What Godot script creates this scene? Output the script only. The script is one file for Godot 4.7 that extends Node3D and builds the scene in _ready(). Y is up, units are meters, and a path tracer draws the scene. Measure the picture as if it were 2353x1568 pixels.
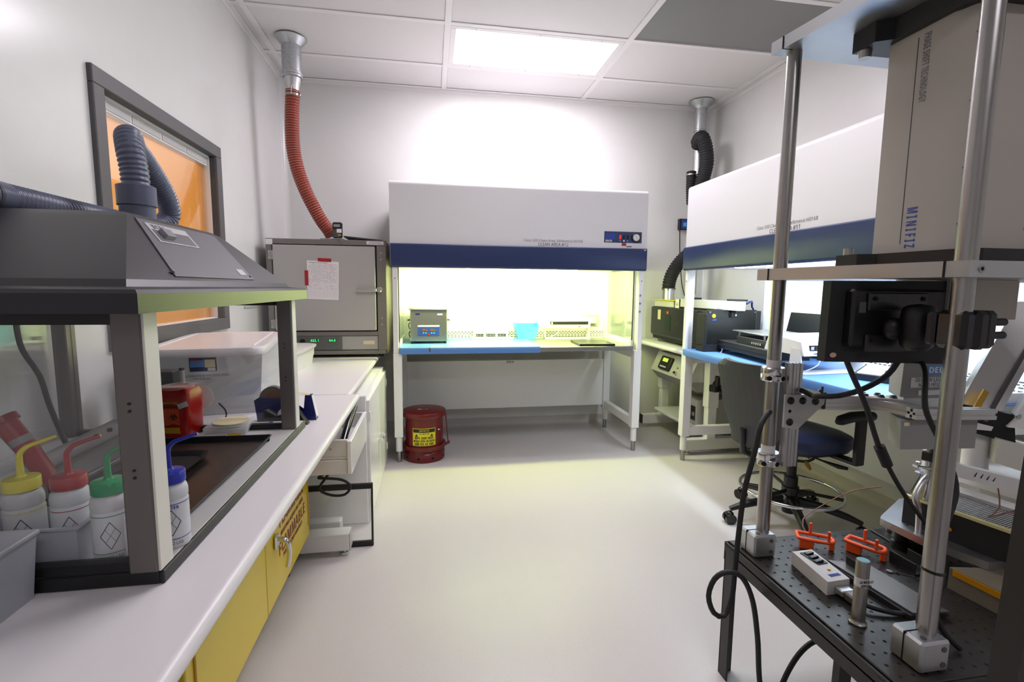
extends Node3D

var M := {}
var cur: Node3D
var org := Vector3.ZERO
var used := {}


class Sh:
	var v := PackedVector3Array()
	var n := PackedVector3Array()

	func tri(a: Vector3, b: Vector3, c: Vector3, na: Vector3, nb: Vector3, nc: Vector3) -> void:
		var g := (b - a).cross(c - a)
		if g.length_squared() < 1e-18:
			return
		if g.dot(na + nb + nc) > 0.0:
			v.append_array([a, c, b])
			n.append_array([na, nc, nb])
		else:
			v.append_array([a, b, c])
			n.append_array([na, nb, nc])

	func flat(a: Vector3, b: Vector3, c: Vector3, inside: Vector3) -> void:
		var m := (b - a).cross(c - a).normalized()
		if m.dot((a + b + c) / 3.0 - inside) < 0.0:
			m = -m
		tri(a, b, c, m, m, m)

	func quad(a: Vector3, b: Vector3, c: Vector3, d: Vector3, inside: Vector3) -> void:
		var m := (c - a).cross(d - b).normalized()
		if m.dot((a + b + c + d) / 4.0 - inside) < 0.0:
			m = -m
		tri(a, b, c, m, m, m)
		tri(a, c, d, m, m, m)

	func hexa(p: Array) -> Sh:
		var c := Vector3.ZERO
		for q in p:
			c += q
		c /= 8.0
		for f in [[0, 1, 2, 3], [4, 5, 6, 7], [0, 1, 5, 4], [1, 2, 6, 5], [2, 3, 7, 6], [3, 0, 4, 7]]:
			quad(p[f[0]], p[f[1]], p[f[2]], p[f[3]], c)
		return self

	# a box from one corner to the other, its edges chamfered by bev
	func box(a: Vector3, b: Vector3, bev := 0.0) -> Sh:
		return obox((a + b) / 2.0, (b - a).abs(), Basis(), bev)

	func obox(c: Vector3, s: Vector3, q := Basis(), bev := 0.0) -> Sh:
		var h := s / 2.0
		bev = minf(bev, minf(h.x, minf(h.y, h.z)) * 0.95)
		if bev <= 0.0:
			var p := []
			for k in [[-1, -1, -1], [1, -1, -1], [1, -1, 1], [-1, -1, 1], [-1, 1, -1], [1, 1, -1], [1, 1, 1], [-1, 1, 1]]:
				p.append(c + q * Vector3(h.x * k[0], h.y * k[1], h.z * k[2]))
			return hexa(p)
		for ax in 3:
			var u := (ax + 1) % 3
			var w := (ax + 2) % 3
			for s1 in [-1.0, 1.0]:
				var pts := []
				for k in [[-1, -1], [1, -1], [1, 1], [-1, 1]]:
					var l := Vector3.ZERO
					l[ax] = s1 * h[ax]
					l[u] = k[0] * (h[u] - bev)
					l[w] = k[1] * (h[w] - bev)
					pts.append(c + q * l)
				quad(pts[0], pts[1], pts[2], pts[3], c)
			for s1 in [-1.0, 1.0]:
				for s2 in [-1.0, 1.0]:
					var pts := []
					for k in [[-1, 0], [1, 0], [1, 1], [-1, 1]]:
						var l := Vector3.ZERO
						l[ax] = k[0] * (h[ax] - bev)
						l[u] = s1 * (h[u] if k[1] == 0 else h[u] - bev)
						l[w] = s2 * (h[w] - bev if k[1] == 0 else h[w])
						pts.append(c + q * l)
					quad(pts[0], pts[1], pts[2], pts[3], c)
		for i in [-1.0, 1.0]:
			for j in [-1.0, 1.0]:
				for k in [-1.0, 1.0]:
					var e := Vector3(i * h.x, j * h.y, k * h.z)
					var o := Vector3(i, j, k) * bev
					flat(c + q * (e - Vector3(0, o.y, o.z)), c + q * (e - Vector3(o.x, 0, o.z)), c + q * (e - Vector3(o.x, o.y, 0)), c)
		return self

	func cyl(a: Vector3, b: Vector3, r0: float, r1 := -1.0, seg := 20, caps := true) -> Sh:
		if r1 < 0.0:
			r1 = r0
		var l := (b - a).length()
		lathe(a, b - a, [[r0, 0.0], [r1, l]], seg)
		if caps:
			disc(a, a - b, r0, seg)
			disc(b, b - a, r1, seg)
		return self

	func frame_of(axis: Vector3) -> Basis:
		var y := axis.normalized()
		var x := y.cross(Vector3(0, 0, 1) if absf(y.z) < 0.9 else Vector3(1, 0, 0)).normalized()
		return Basis(x, y, x.cross(y))

	func disc(c: Vector3, axis: Vector3, r: float, seg := 20) -> Sh:
		if r <= 0.0:
			return self
		var q := frame_of(axis)
		for i in seg:
			var t0 := TAU * i / seg
			var t1 := TAU * (i + 1) / seg
			tri(c, c + q * Vector3(cos(t0) * r, 0, sin(t0) * r), c + q * Vector3(cos(t1) * r, 0, sin(t1) * r), q.y, q.y, q.y)
		return self

	# profile: [radius, height] pairs from base along axis; corners sharper than 40 degrees stay sharp
	func lathe(base: Vector3, axis: Vector3, profile: Array, seg := 24) -> Sh:
		var q := frame_of(axis)
		var k := profile.size() - 1
		var sn := []
		for i in k:
			var d := Vector2(profile[i + 1][0] - profile[i][0], profile[i + 1][1] - profile[i][1])
			sn.append(Vector2(d.y, -d.x).normalized())
		for i in k:
			var n0: Vector2 = sn[i]
			var n1: Vector2 = sn[i]
			if i > 0 and sn[i - 1].dot(sn[i]) > 0.76:
				n0 = (sn[i - 1] + sn[i]).normalized()
			if i < k - 1 and sn[i + 1].dot(sn[i]) > 0.76:
				n1 = (sn[i + 1] + sn[i]).normalized()
			for j in seg:
				var t0 := TAU * j / seg
				var t1 := TAU * (j + 1) / seg
				var d0 := q * Vector3(cos(t0), 0, sin(t0))
				var d1 := q * Vector3(cos(t1), 0, sin(t1))
				var r0: float = profile[i][0]
				var r1: float = profile[i + 1][0]
				var h0: Vector3 = base + q.y * float(profile[i][1])
				var h1: Vector3 = base + q.y * float(profile[i + 1][1])
				var a0 := d0 * n0.x + q.y * n0.y
				var b0 := d1 * n0.x + q.y * n0.y
				var a1 := d0 * n1.x + q.y * n1.y
				var b1 := d1 * n1.x + q.y * n1.y
				tri(h0 + d0 * r0, h0 + d1 * r0, h1 + d1 * r1, a0, b0, b1)
				tri(h0 + d0 * r0, h1 + d1 * r1, h1 + d0 * r1, a0, b1, a1)
		return self

	func smooth(pts: Array, step: float) -> Array:
		var out := []
		for i in pts.size() - 1:
			var p0: Vector3 = pts[maxi(i - 1, 0)]
			var p1: Vector3 = pts[i]
			var p2: Vector3 = pts[i + 1]
			var p3: Vector3 = pts[mini(i + 2, pts.size() - 1)]
			var k := maxi(1, int(ceil(p1.distance_to(p2) / step)))
			for j in k:
				out.append(p1.cubic_interpolate(p2, p0, p3, float(j) / k))
		out.append(pts[-1])
		return out

	# a tube along points; rad is one radius or one per point
	func sweep(pts: Array, rad, seg := 10, caps := true) -> Sh:
		var up := Vector3.ZERO
		var rings := []
		var norms := []
		for i in pts.size():
			var t: Vector3 = (pts[mini(i + 1, pts.size() - 1)] - pts[maxi(i - 1, 0)]).normalized()
			if up == Vector3.ZERO:
				up = frame_of(t).x
			up = (up - t * up.dot(t)).normalized()
			var side := t.cross(up)
			var r: float = rad[i] if rad is Array else rad
			var slope := 0.0
			if rad is Array:
				var i0 := maxi(i - 1, 0)
				var i1 := mini(i + 1, pts.size() - 1)
				slope = (float(rad[i1]) - float(rad[i0])) / maxf(1e-6, pts[i0].distance_to(pts[i1]))
			var ring := []
			var nr := []
			for j in seg:
				var a := TAU * j / seg
				var d := up * cos(a) + side * sin(a)
				ring.append(pts[i] + d * r)
				nr.append((d - t * slope).normalized())
			rings.append(ring)
			norms.append(nr)
		for i in pts.size() - 1:
			for j in seg:
				var k := (j + 1) % seg
				tri(rings[i][j], rings[i][k], rings[i + 1][k], norms[i][j], norms[i][k], norms[i + 1][k])
				tri(rings[i][j], rings[i + 1][k], rings[i + 1][j], norms[i][j], norms[i + 1][k], norms[i + 1][j])
		if caps:
			for e in [0, pts.size() - 1]:
				var t: Vector3 = (pts[0] - pts[1]).normalized() if e == 0 else (pts[-1] - pts[-2]).normalized()
				for j in seg:
					tri(pts[e], rings[e][j], rings[e][(j + 1) % seg], t, t, t)
		return self

	func tube(pts: Array, r: float, seg := 8, step := 0.03) -> Sh:
		return sweep(smooth(pts, step), r, seg)

	func hose(pts: Array, r: float, depth: float, pitch: float, seg := 20) -> Sh:
		var p := smooth(pts, pitch / 6.0)
		# even spacing
		var along := [0.0]
		for i in range(1, p.size()):
			along.append(along[-1] + p[i - 1].distance_to(p[i]))
		var k := int(along[-1] / (pitch / 6.0))
		var q := []
		var rr := []
		var at := 0
		for i in k + 1:
			var s: float = along[-1] * i / k
			while at < p.size() - 2 and along[at + 1] < s:
				at += 1
			q.append(p[at].lerp(p[at + 1], clampf((s - along[at]) / maxf(1e-6, along[at + 1] - along[at]), 0.0, 1.0)))
			rr.append(r + depth * (sin(TAU * i / 6.0)))
		return sweep(q, rr, seg)

	# polygon (Vector2 list) in the plane o + u x + w y, given thickness t along u x w
	func prism(poly: Array, o: Vector3, u: Vector3, w: Vector3, t: float) -> Sh:
		var pk := PackedVector2Array(poly)
		var nrm := u.cross(w).normalized()
		var idx := Geometry2D.triangulate_polygon(pk)
		for i in range(0, idx.size(), 3):
			var a: Vector3 = o + u * pk[idx[i]].x + w * pk[idx[i]].y
			var b: Vector3 = o + u * pk[idx[i + 1]].x + w * pk[idx[i + 1]].y
			var c: Vector3 = o + u * pk[idx[i + 2]].x + w * pk[idx[i + 2]].y
			tri(a, b, c, -nrm, -nrm, -nrm)
			tri(a + nrm * t, b + nrm * t, c + nrm * t, nrm, nrm, nrm)
		var ccw := not Geometry2D.is_polygon_clockwise(pk)
		var k := pk.size()
		var en := []
		for i in k:
			var d := (pk[(i + 1) % k] - pk[i]).normalized()
			en.append(Vector2(d.y, -d.x) if ccw else Vector2(-d.y, d.x))
		for i in k:
			var n0: Vector2 = en[i]
			var n1: Vector2 = en[i]
			if en[(i + k - 1) % k].dot(en[i]) > 0.8:
				n0 = (en[(i + k - 1) % k] + en[i]).normalized()
			if en[(i + 1) % k].dot(en[i]) > 0.8:
				n1 = (en[(i + 1) % k] + en[i]).normalized()
			var a: Vector3 = o + u * pk[i].x + w * pk[i].y
			var b: Vector3 = o + u * pk[(i + 1) % k].x + w * pk[(i + 1) % k].y
			var m0 := (u * n0.x + w * n0.y).normalized()
			var m1 := (u * n1.x + w * n1.y).normalized()
			tri(a, b, b + nrm * t, m0, m1, m1)
			tri(a, b + nrm * t, a + nrm * t, m0, m1, m0)
		return self

	func ball(c: Vector3, r: Vector3, seg := 20) -> Sh:
		var k := int(seg / 2.0)
		for i in k:
			var f0 := PI * i / k
			var f1 := PI * (i + 1) / k
			for j in seg:
				var t0 := TAU * j / seg
				var t1 := TAU * (j + 1) / seg
				var d := [Vector3(sin(f0) * cos(t0), cos(f0), sin(f0) * sin(t0)), Vector3(sin(f0) * cos(t1), cos(f0), sin(f0) * sin(t1)), Vector3(sin(f1) * cos(t1), cos(f1), sin(f1) * sin(t1)), Vector3(sin(f1) * cos(t0), cos(f1), sin(f1) * sin(t0))]
				var m := []
				for x in d:
					m.append((x / r).normalized())
				tri(c + d[0] * r, c + d[1] * r, c + d[2] * r, m[0], m[1], m[2])
				tri(c + d[0] * r, c + d[2] * r, c + d[3] * r, m[0], m[2], m[3])
		return self

	# rounded cushion between two heights: superellipse outline, lofted rings [scale, y]
	func loft(c: Vector3, half: Vector2, power: float, rings: Array, q := Basis(), seg := 32) -> Sh:
		var grid := []
		for rg in rings:
			var row := []
			for j in seg:
				var a := TAU * j / seg
				var cx := signf(cos(a)) * pow(absf(cos(a)), 2.0 / power)
				var cz := signf(sin(a)) * pow(absf(sin(a)), 2.0 / power)
				row.append(c + q * Vector3(cx * (half.x + rg[0]), rg[1], cz * (half.y + rg[0])))
			grid.append(row)
		var k := rings.size()
		var fn := []
		for i in k - 1:
			var row := []
			for j in seg:
				var m: Vector3 = (grid[i + 1][(j + 1) % seg] - grid[i][j]).cross(grid[i + 1][j] - grid[i][(j + 1) % seg]).normalized()
				if m.dot(grid[i][j] - c) < 0.0 and absf(m.y) < 0.7:
					m = -m
				row.append(m)
			fn.append(row)
		for i in k - 1:
			for j in seg:
				var j1 := (j + 1) % seg
				var jm := (j + seg - 1) % seg
				var nv := []
				for e in [[i, j, jm, j], [i, j1, j, j1], [i + 1, j1, j, j1], [i + 1, j, jm, j]]:
					var s := Vector3.ZERO
					for ii in [e[0] - 1, e[0]]:
						if ii >= 0 and ii < k - 1 and fn[ii][j].dot(fn[i][j]) > 0.6:
							s += fn[ii][e[2]] + fn[ii][e[3]]
					nv.append(s.normalized() if s.length() > 0.01 else fn[i][j])
				tri(grid[i][j], grid[i][j1], grid[i + 1][j1], nv[0], nv[1], nv[2])
				tri(grid[i][j], grid[i + 1][j1], grid[i + 1][j], nv[0], nv[2], nv[3])
		for e in [0, k - 1]:
			var mid := Vector3.ZERO
			for p in grid[e]:
				mid += p
			mid /= seg
			var up := q.y * (-1.0 if e == 0 else 1.0) * (1.0 if rings[-1][1] > rings[0][1] else -1.0)
			for j in seg:
				tri(mid, grid[e][j], grid[e][(j + 1) % seg], up, up, up)
		return self


func numbered(called: String) -> String:
	var k: int = used.get(called, 0)
	used[called] = k + 1
	return called if k == 0 else "%s_%03d" % [called, k]


func thing(called: String, label: String, category: String, at: Vector3, group := "") -> Node3D:
	var o := Node3D.new()
	o.name = numbered(called)
	add_child(o)
	o.position = at
	o.set_meta("label", label)
	o.set_meta("category", category)
	if group:
		o.set_meta("group", group)
	cur = o
	org = at
	return o


# a thing whose parts are given in its own axes
func turned(called: String, label: String, category: String, at: Vector3, yaw: float, group := "") -> Node3D:
	var o := thing(called, label, category, at, group)
	o.rotation_degrees.y = yaw
	org = Vector3.ZERO
	return o


func frame(called: String, at := Vector3.ZERO) -> Node3D:
	var o := Node3D.new()
	o.name = numbered(called)
	add_child(o)
	o.position = at
	o.set_meta("kind", "structure")
	cur = o
	org = at
	return o


func mesh_of(s: Sh) -> ArrayMesh:
	var a := []
	a.resize(Mesh.ARRAY_MAX)
	var v := s.v
	if org != Vector3.ZERO:
		for i in v.size():
			v[i] -= org
	a[Mesh.ARRAY_VERTEX] = v
	a[Mesh.ARRAY_NORMAL] = s.n
	var m := ArrayMesh.new()
	m.add_surface_from_arrays(Mesh.PRIMITIVE_TRIANGLES, a)
	return m


func part(called: String, s: Sh, mat: String, parent: Node3D = null, label := "") -> MeshInstance3D:
	var o := MeshInstance3D.new()
	o.name = called
	o.mesh = mesh_of(s)
	o.material_override = M[mat]
	(parent if parent else cur).add_child(o, true)
	if label:
		o.set_meta("label", label)
	return o


# a thing that is one mesh
func single(called: String, label: String, category: String, at: Vector3, s: Sh, mat: String, group := "") -> MeshInstance3D:
	var o := MeshInstance3D.new()
	o.name = numbered(called)
	org = at
	o.mesh = mesh_of(s)
	o.material_override = M[mat]
	add_child(o)
	o.position = at
	o.set_meta("label", label)
	o.set_meta("category", category)
	if group:
		o.set_meta("group", group)
	cur = o
	return o


func structure(called: String, s: Sh, mat: String) -> MeshInstance3D:
	var o := MeshInstance3D.new()
	o.name = called
	org = Vector3.ZERO
	o.mesh = mesh_of(s)
	o.material_override = M[mat]
	add_child(o)
	o.set_meta("kind", "structure")
	return o


# lettering: text of a given letter height on a plane through at; right and up are the reading directions
func words(t: String, at: Vector3, right: Vector3, up: Vector3, height: float, mat: String, parent: Node3D = null, serif := false, squeeze := 1.0, bold := 400, left := false) -> MeshInstance3D:
	var o := MeshInstance3D.new()
	o.name = "lettering"
	var tm := TextMesh.new()
	var f := SystemFont.new()
	f.font_names = PackedStringArray(["Droid Serif" if serif else "Droid Sans"])
	f.font_weight = bold
	tm.font = f
	tm.font_size = 32
	tm.pixel_size = height / 32.0 * 1.35
	tm.depth = 0.0004
	tm.curve_step = 3.0
	tm.text = t
	tm.horizontal_alignment = HORIZONTAL_ALIGNMENT_LEFT if left else HORIZONTAL_ALIGNMENT_CENTER
	o.mesh = tm
	o.material_override = M[mat]
	(parent if parent else cur).add_child(o, true)
	var r := right.normalized()
	var u := (up - r * up.dot(r)).normalized()
	o.transform = Transform3D(Basis(r * squeeze, u, r.cross(u)), at - org)
	return o


# a thin flat print (sticker, paper) with its own texture coordinates
func sheet(called: String, a: Vector3, b: Vector3, c: Vector3, d: Vector3, mat: String, parent: Node3D = null) -> MeshInstance3D:
	var m := (b - a).cross(d - a).normalized()
	var s := []
	s.resize(Mesh.ARRAY_MAX)
	var v := PackedVector3Array([a - org, d - org, c - org, a - org, c - org, b - org])
	s[Mesh.ARRAY_VERTEX] = v
	s[Mesh.ARRAY_NORMAL] = PackedVector3Array([m, m, m, m, m, m])
	s[Mesh.ARRAY_TEX_UV] = PackedVector2Array([Vector2(0, 1), Vector2(0, 0), Vector2(1, 0), Vector2(0, 1), Vector2(1, 0), Vector2(1, 1)])
	var am := ArrayMesh.new()
	am.add_surface_from_arrays(Mesh.PRIMITIVE_TRIANGLES, s)
	var o := MeshInstance3D.new()
	o.name = called
	o.mesh = am
	o.material_override = M[mat]
	(parent if parent else cur).add_child(o, true)
	return o


func V(x: float, y: float, z: float) -> Vector3:
	return Vector3(x, y, z)


func sh() -> Sh:
	return Sh.new()


func mat(called: String, hex: String, rough := 0.5, metal := 0.0, spec := 0.5) -> StandardMaterial3D:
	var m := StandardMaterial3D.new()
	m.resource_name = called
	m.albedo_color = Color(hex)
	m.roughness = rough
	m.metallic = metal
	m.metallic_specular = spec
	M[called] = m
	return m


func noise(freq: float, seed_: int, colors: Array, size := 512, oct := 4) -> NoiseTexture2D:
	var f := FastNoiseLite.new()
	f.seed = seed_
	f.frequency = freq
	f.fractal_octaves = oct
	var t := NoiseTexture2D.new()
	t.width = size
	t.height = size
	t.seamless = true
	t.noise = f
	var g := Gradient.new()
	g.offsets = PackedFloat32Array(range(colors.size()).map(func(i): return float(i) / (colors.size() - 1)))
	g.colors = PackedColorArray(colors)
	t.color_ramp = g
	return t


func tri_tex(m: StandardMaterial3D, t: Texture2D, scale: Vector3, world := false) -> void:
	m.albedo_texture = t
	m.uv1_triplanar = true
	m.uv1_world_triplanar = world
	m.uv1_scale = scale


func materials() -> void:
	var m: StandardMaterial3D
	# room
	m = mat("wall", "#e9e8e4", 0.22, 0.0, 0.5)
	tri_tex(m, noise(0.004, 3, [Color("#dcdbd8"), Color("#e1e0dd")]), V(0.4, 0.4, 0.4), true)
	m.albedo_color = Color.WHITE
	m = mat("floor", "#ffffff", 0.3, 0.0, 0.5)
	tri_tex(m, noise(0.09, 5, [Color("#bfbab8"), Color("#c7c2c0"), Color("#cac5c3"), Color("#bcb7b5")], 1024, 3), V(1.3, 1.3, 1.3), true)
	mat("skirting", "#c3bdb8", 0.45)
	mat("ceiling_white", "#dddbd9", 0.7)
	mat("ceiling_strip", "#e6e4e2", 0.55)
	mat("filter_grey", "#878786", 0.85)
	m = mat("light_glow", "#ffffff", 0.6)
	m.emission_enabled = true
	m.emission = Color("#fffaff")
	m.emission_energy_multiplier = 2.5
	m = mat("tube_green", "#ffffff", 0.6)
	m.emission_enabled = true
	m.emission = Color("#f3ffb0")
	m.emission_energy_multiplier = 9.0
	m = mat("tube_white", "#ffffff", 0.6)
	m.emission_enabled = true
	m.emission = Color("#e6f6ff")
	m.emission_energy_multiplier = 9.0
	mat("white_paint", "#e8e7e7", 0.4)
	mat("white_gloss", "#efeeea", 0.16)
	mat("laminate", "#dcd8d9", 0.32)
	mat("laminate_edge", "#e6e4de", 0.28)
	mat("cabinet_navy", "#27355e", 0.35)
	mat("hood_grey", "#d9d7d8", 0.42)
	mat("light_grey", "#b9b8b6", 0.5)
	mat("mid_grey", "#8f8e8c", 0.5)
	mat("dark_grey", "#4a4a4b", 0.5)
	mat("window_frame", "#5d5b5c", 0.5)
	mat("ink", "#1c1c1e", 0.6)
	mat("ink_grey", "#6a6a6e", 0.6)
	mat("ink_blue", "#27408f", 0.6)
	mat("ink_white", "#eceef2", 0.6)
	mat("ink_red", "#a8281c", 0.6)
	mat("print_maroon", "#7c2a1c", 0.6)
	mat("void_black", "#060606", 0.9)
	# metals
	mat("steel", "#a5a3a0", 0.3, 1.0)
	mat("steel_sheet", "#b0afaa", 0.36, 1.0)
	mat("aluminium", "#c9c8c8", 0.38, 1.0)
	m = mat("aluminium_plate", "#b9bbbd", 0.46, 1.0)
	m.roughness_texture = noise(0.006, 11, [Color(0.75, 0.75, 0.75), Color(1, 1, 1)], 256)
	m.uv1_triplanar = true
	m.uv1_scale = V(3, 3, 3)
	mat("anodised", "#726d69", 0.4, 0.6)
	mat("chrome", "#d5d6d8", 0.12, 1.0)
	m = mat("galvanised", "#b7bbbd", 0.38, 0.9)
	tri_tex(m, noise(0.03, 12, [Color("#a9aeb1"), Color("#c3c7c9"), Color("#b2b7ba")], 256, 2), V(4, 4, 4))
	m.albedo_color = Color.WHITE
	mat("brass", "#b08a3a", 0.3, 1.0)
	# plastics and paints
	mat("black_plastic", "#0f0f10", 0.4)
	mat("black_matte", "#121213", 0.6)
	mat("black_gloss", "#121214", 0.18)
	mat("black_rubber", "#1a1a1b", 0.65)
	mat("black_panel", "#1c1d1b", 0.3)
	mat("frame_black", "#232223", 0.45)
	mat("hood_top_charcoal", "#212024", 0.38)
	mat("hood_panel_grey", "#635f66", 0.42)
	mat("switch_grey", "#8d8c92", 0.3)
	mat("pvc_grey", "#5f6478", 0.32)
	m = mat("silicone_red", "#8d2c1d", 0.35)
	mat("wire_pale", "#c9a58d", 0.45)
	mat("yellow_cabinet", "#d8bc26", 0.3)
	mat("yellow_plastic", "#d9d02c", 0.35)
	mat("green_plastic", "#0e8f55", 0.3)
	mat("red_plastic", "#9b1a20", 0.32)
	mat("red_can", "#660b0e", 0.3)
	mat("red_tape", "#a81820", 0.5)
	mat("sharps_red", "#b3160e", 0.25)
	mat("orange_print", "#e2531b", 0.45)
	mat("blue_cap", "#26319a", 0.3)
	mat("blue_navy", "#1a2260", 0.3)
	mat("mat_blue", "#5c8acb", 0.4)
	mat("bin_blue", "#4fa9dc", 0.4)
	mat("paper", "#e4e1e2", 0.7)
	mat("paper_cream", "#e0d6ae", 0.7)
	mat("label_yellow", "#d8cb1e", 0.5)
	mat("label_amber", "#c99a18", 0.5)
	mat("label_orange", "#d4501d", 0.5)
	mat("beige_unit", "#b4aea4", 0.5)
	mat("plinth_beige", "#756d5e", 0.5)
	mat("cover_white", "#d9d6cb", 0.45)
	mat("oven_frame", "#79726f", 0.45)
	mat("oven_door", "#aeaba8", 0.42)
	mat("oven_panel", "#63635f", 0.5)
	mat("chair_blue", "#27304f", 0.42)
	mat("chair_shell", "#3a3b3d", 0.6)
	mat("powder_white", "#dcdad8", 0.45)
	mat("cuff_white", "#d8d6d4", 0.6)
	mat("amber_film", "#c98a16", 0.15)
	mat("teal", "#1f7f86", 0.2)
	mat("brown_wood", "#7b5038", 0.35)
	mat("cream_strip", "#cfc68c", 0.4)
	mat("red_round", "#b0281e", 0.4)
	m = mat("tray_black", "#ffffff", 0.38)
	tri_tex(m, noise(0.02, 21, [Color("#141112"), Color("#1b1615"), Color("#2c1a14"), Color("#171414")], 512, 5), V(1.6, 1.6, 1.6))
	m = mat("breadboard", "#ffffff", 0.32, 0.5)
	tri_tex(m, noise(0.03, 22, [Color("#34322f"), Color("#403d39"), Color("#393733")], 256, 4), V(2, 2, 2))
	# glass and clear plastics
	for g in [["glass", "#c8d0cc", 0.012], ["glass_green", "#dff2d8", 0.08], ["acrylic", "#f4f6f8", 0.12]]:
		m = mat(g[0], g[1], 0.03)
		m.transparency = BaseMaterial3D.TRANSPARENCY_ALPHA
		m.albedo_color.a = g[2]
	m = mat("pane_orange", "#e08a1c", 0.0)
	m.refraction_enabled = true
	m.refraction_scale = 0.05
	m.transparency = BaseMaterial3D.TRANSPARENCY_ALPHA
	m.albedo_color = Color("#ffc878", 0.03)
	m.roughness = 0.03
	for g in [["bin_clear", "#e6e9ea", 0.42, 0.3], ["bottle_milk", "#dfe2e4", 0.72, 0.35], ["dish_clear", "#eef0f0", 0.3, 0.3], ["tub_grey", "#b9bcc4", 0.8, 0.4], ["smoke_green", "#0e2a1a", 0.85, 0.3]]:
		m = mat(g[0], g[1], g[3])
		m.transparency = BaseMaterial3D.TRANSPARENCY_ALPHA
		m.albedo_color.a = g[2]
	# lit displays
	for g in [["led_green", "#35d96a", 1.2], ["lamp_green", "#2fd6a0", 1.6], ["lcd_green", "#c7d84a", 0.35], ["led_red", "#c8321e", 0.5]]:
		m = mat(g[0], g[1], 0.3)
		m.emission_enabled = true
		m.emission = Color(g[1])
		m.emission_energy_multiplier = g[2]


const XL := -1.166
const XR := 2.574
const ZB := -4.3
const ZF := 3.6
const YC := 2.896


func camera_and_light() -> void:
	var c := Camera3D.new()
	c.name = "camera"
	c.fov = 70.0797
	c.near = 0.02
	c.rotation_order = EULER_ORDER_YXZ
	c.position = V(0, 1.25, 0)
	c.rotation = V(-0.108385, -0.16498, 0.0088295)
	c.current = true
	add_child(c)
	var w := WorldEnvironment.new()
	w.name = "environment"
	var e := Environment.new()
	e.background_mode = Environment.BG_COLOR
	e.background_color = Color(0.0, 0.0, 0.0)
	e.tonemap_mode = Environment.TONE_MAPPER_LINEAR
	e.tonemap_exposure = 1.46
	e.sdfgi_enabled = true
	e.ssao_enabled = true
	e.ssil_enabled = true
	w.environment = e
	add_child(w)
	# the ceiling panels: grid cells of 1.2 x 0.6 m
	for p in LIGHTS:
		ceiling_light(p[0], p[1], p[2])


# [cell centre x, z, energy]; the first is the one in view
const LIGHTS := [[0.72, -3.564, 1.1], [0.72, -1.764, 0.6], [0.72, 1.236, 0.5]]
const PANEL_ENERGY := 2.2


func area(called: String, parent: Node3D, at: Vector3, size: Vector2, energy: float, color: Color, rot := Vector3(-90, 0, 0)) -> void:
	var l := AreaLight3D.new()
	l.name = called
	l.area_size = size
	l.light_energy = energy
	l.light_color = color
	l.area_range = 12.0
	l.area_attenuation = 2.0
	l.shadow_enabled = true
	parent.add_child(l)
	l.position = at
	l.rotation_degrees = rot


func ceiling_light(x: float, z: float, k: float) -> void:
	var seen := z < -3.0
	var t := thing("ceiling_light", "bright white rectangular ceiling light panel in a white screwed frame" if seen else ("ceiling light panel above the aisle beside the optical table" if z < 0.0 else "ceiling light panel above the open floor behind the optical table" if z < 2.0 else "ceiling light panel nearest the front wall"), "light", V(x, YC, z), "" if seen else "other ceiling lights")
	var a := 0.58
	var b := 0.28
	var y := YC - 0.004
	var f := sh()
	f.box(V(x - a, y, z - b), V(x + a, y + 0.03, z - b + 0.035), 0.002)
	f.box(V(x - a, y, z + b - 0.035), V(x + a, y + 0.03, z + b), 0.002)
	f.box(V(x - a, y, z - b + 0.035), V(x - a + 0.035, y + 0.03, z + b - 0.035), 0.002)
	f.box(V(x + a - 0.035, y, z - b + 0.035), V(x + a, y + 0.03, z + b - 0.035), 0.002)
	part("frame", f, "ceiling_strip")
	part("diffuser", sh().box(V(x - a + 0.034, y + 0.012, z - b + 0.034), V(x + a - 0.034, y + 0.03, z + b - 0.034)), "light_glow")
	if seen:
		for i in 3:
			for s in [-1, 1]:
				part("screw", sh().cyl(V(x - 0.42 + 0.42 * i, y - 0.0015, z + s * (b - 0.017)), V(x - 0.42 + 0.42 * i, y + 0.001, z + s * (b - 0.017)), 0.005, -1, 8), "light_grey")
	area("panel_light", t, V(0, -0.006, 0), Vector2(1.08, 0.48), PANEL_ENERGY * k, Color("#fbf4ff"))


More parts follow.
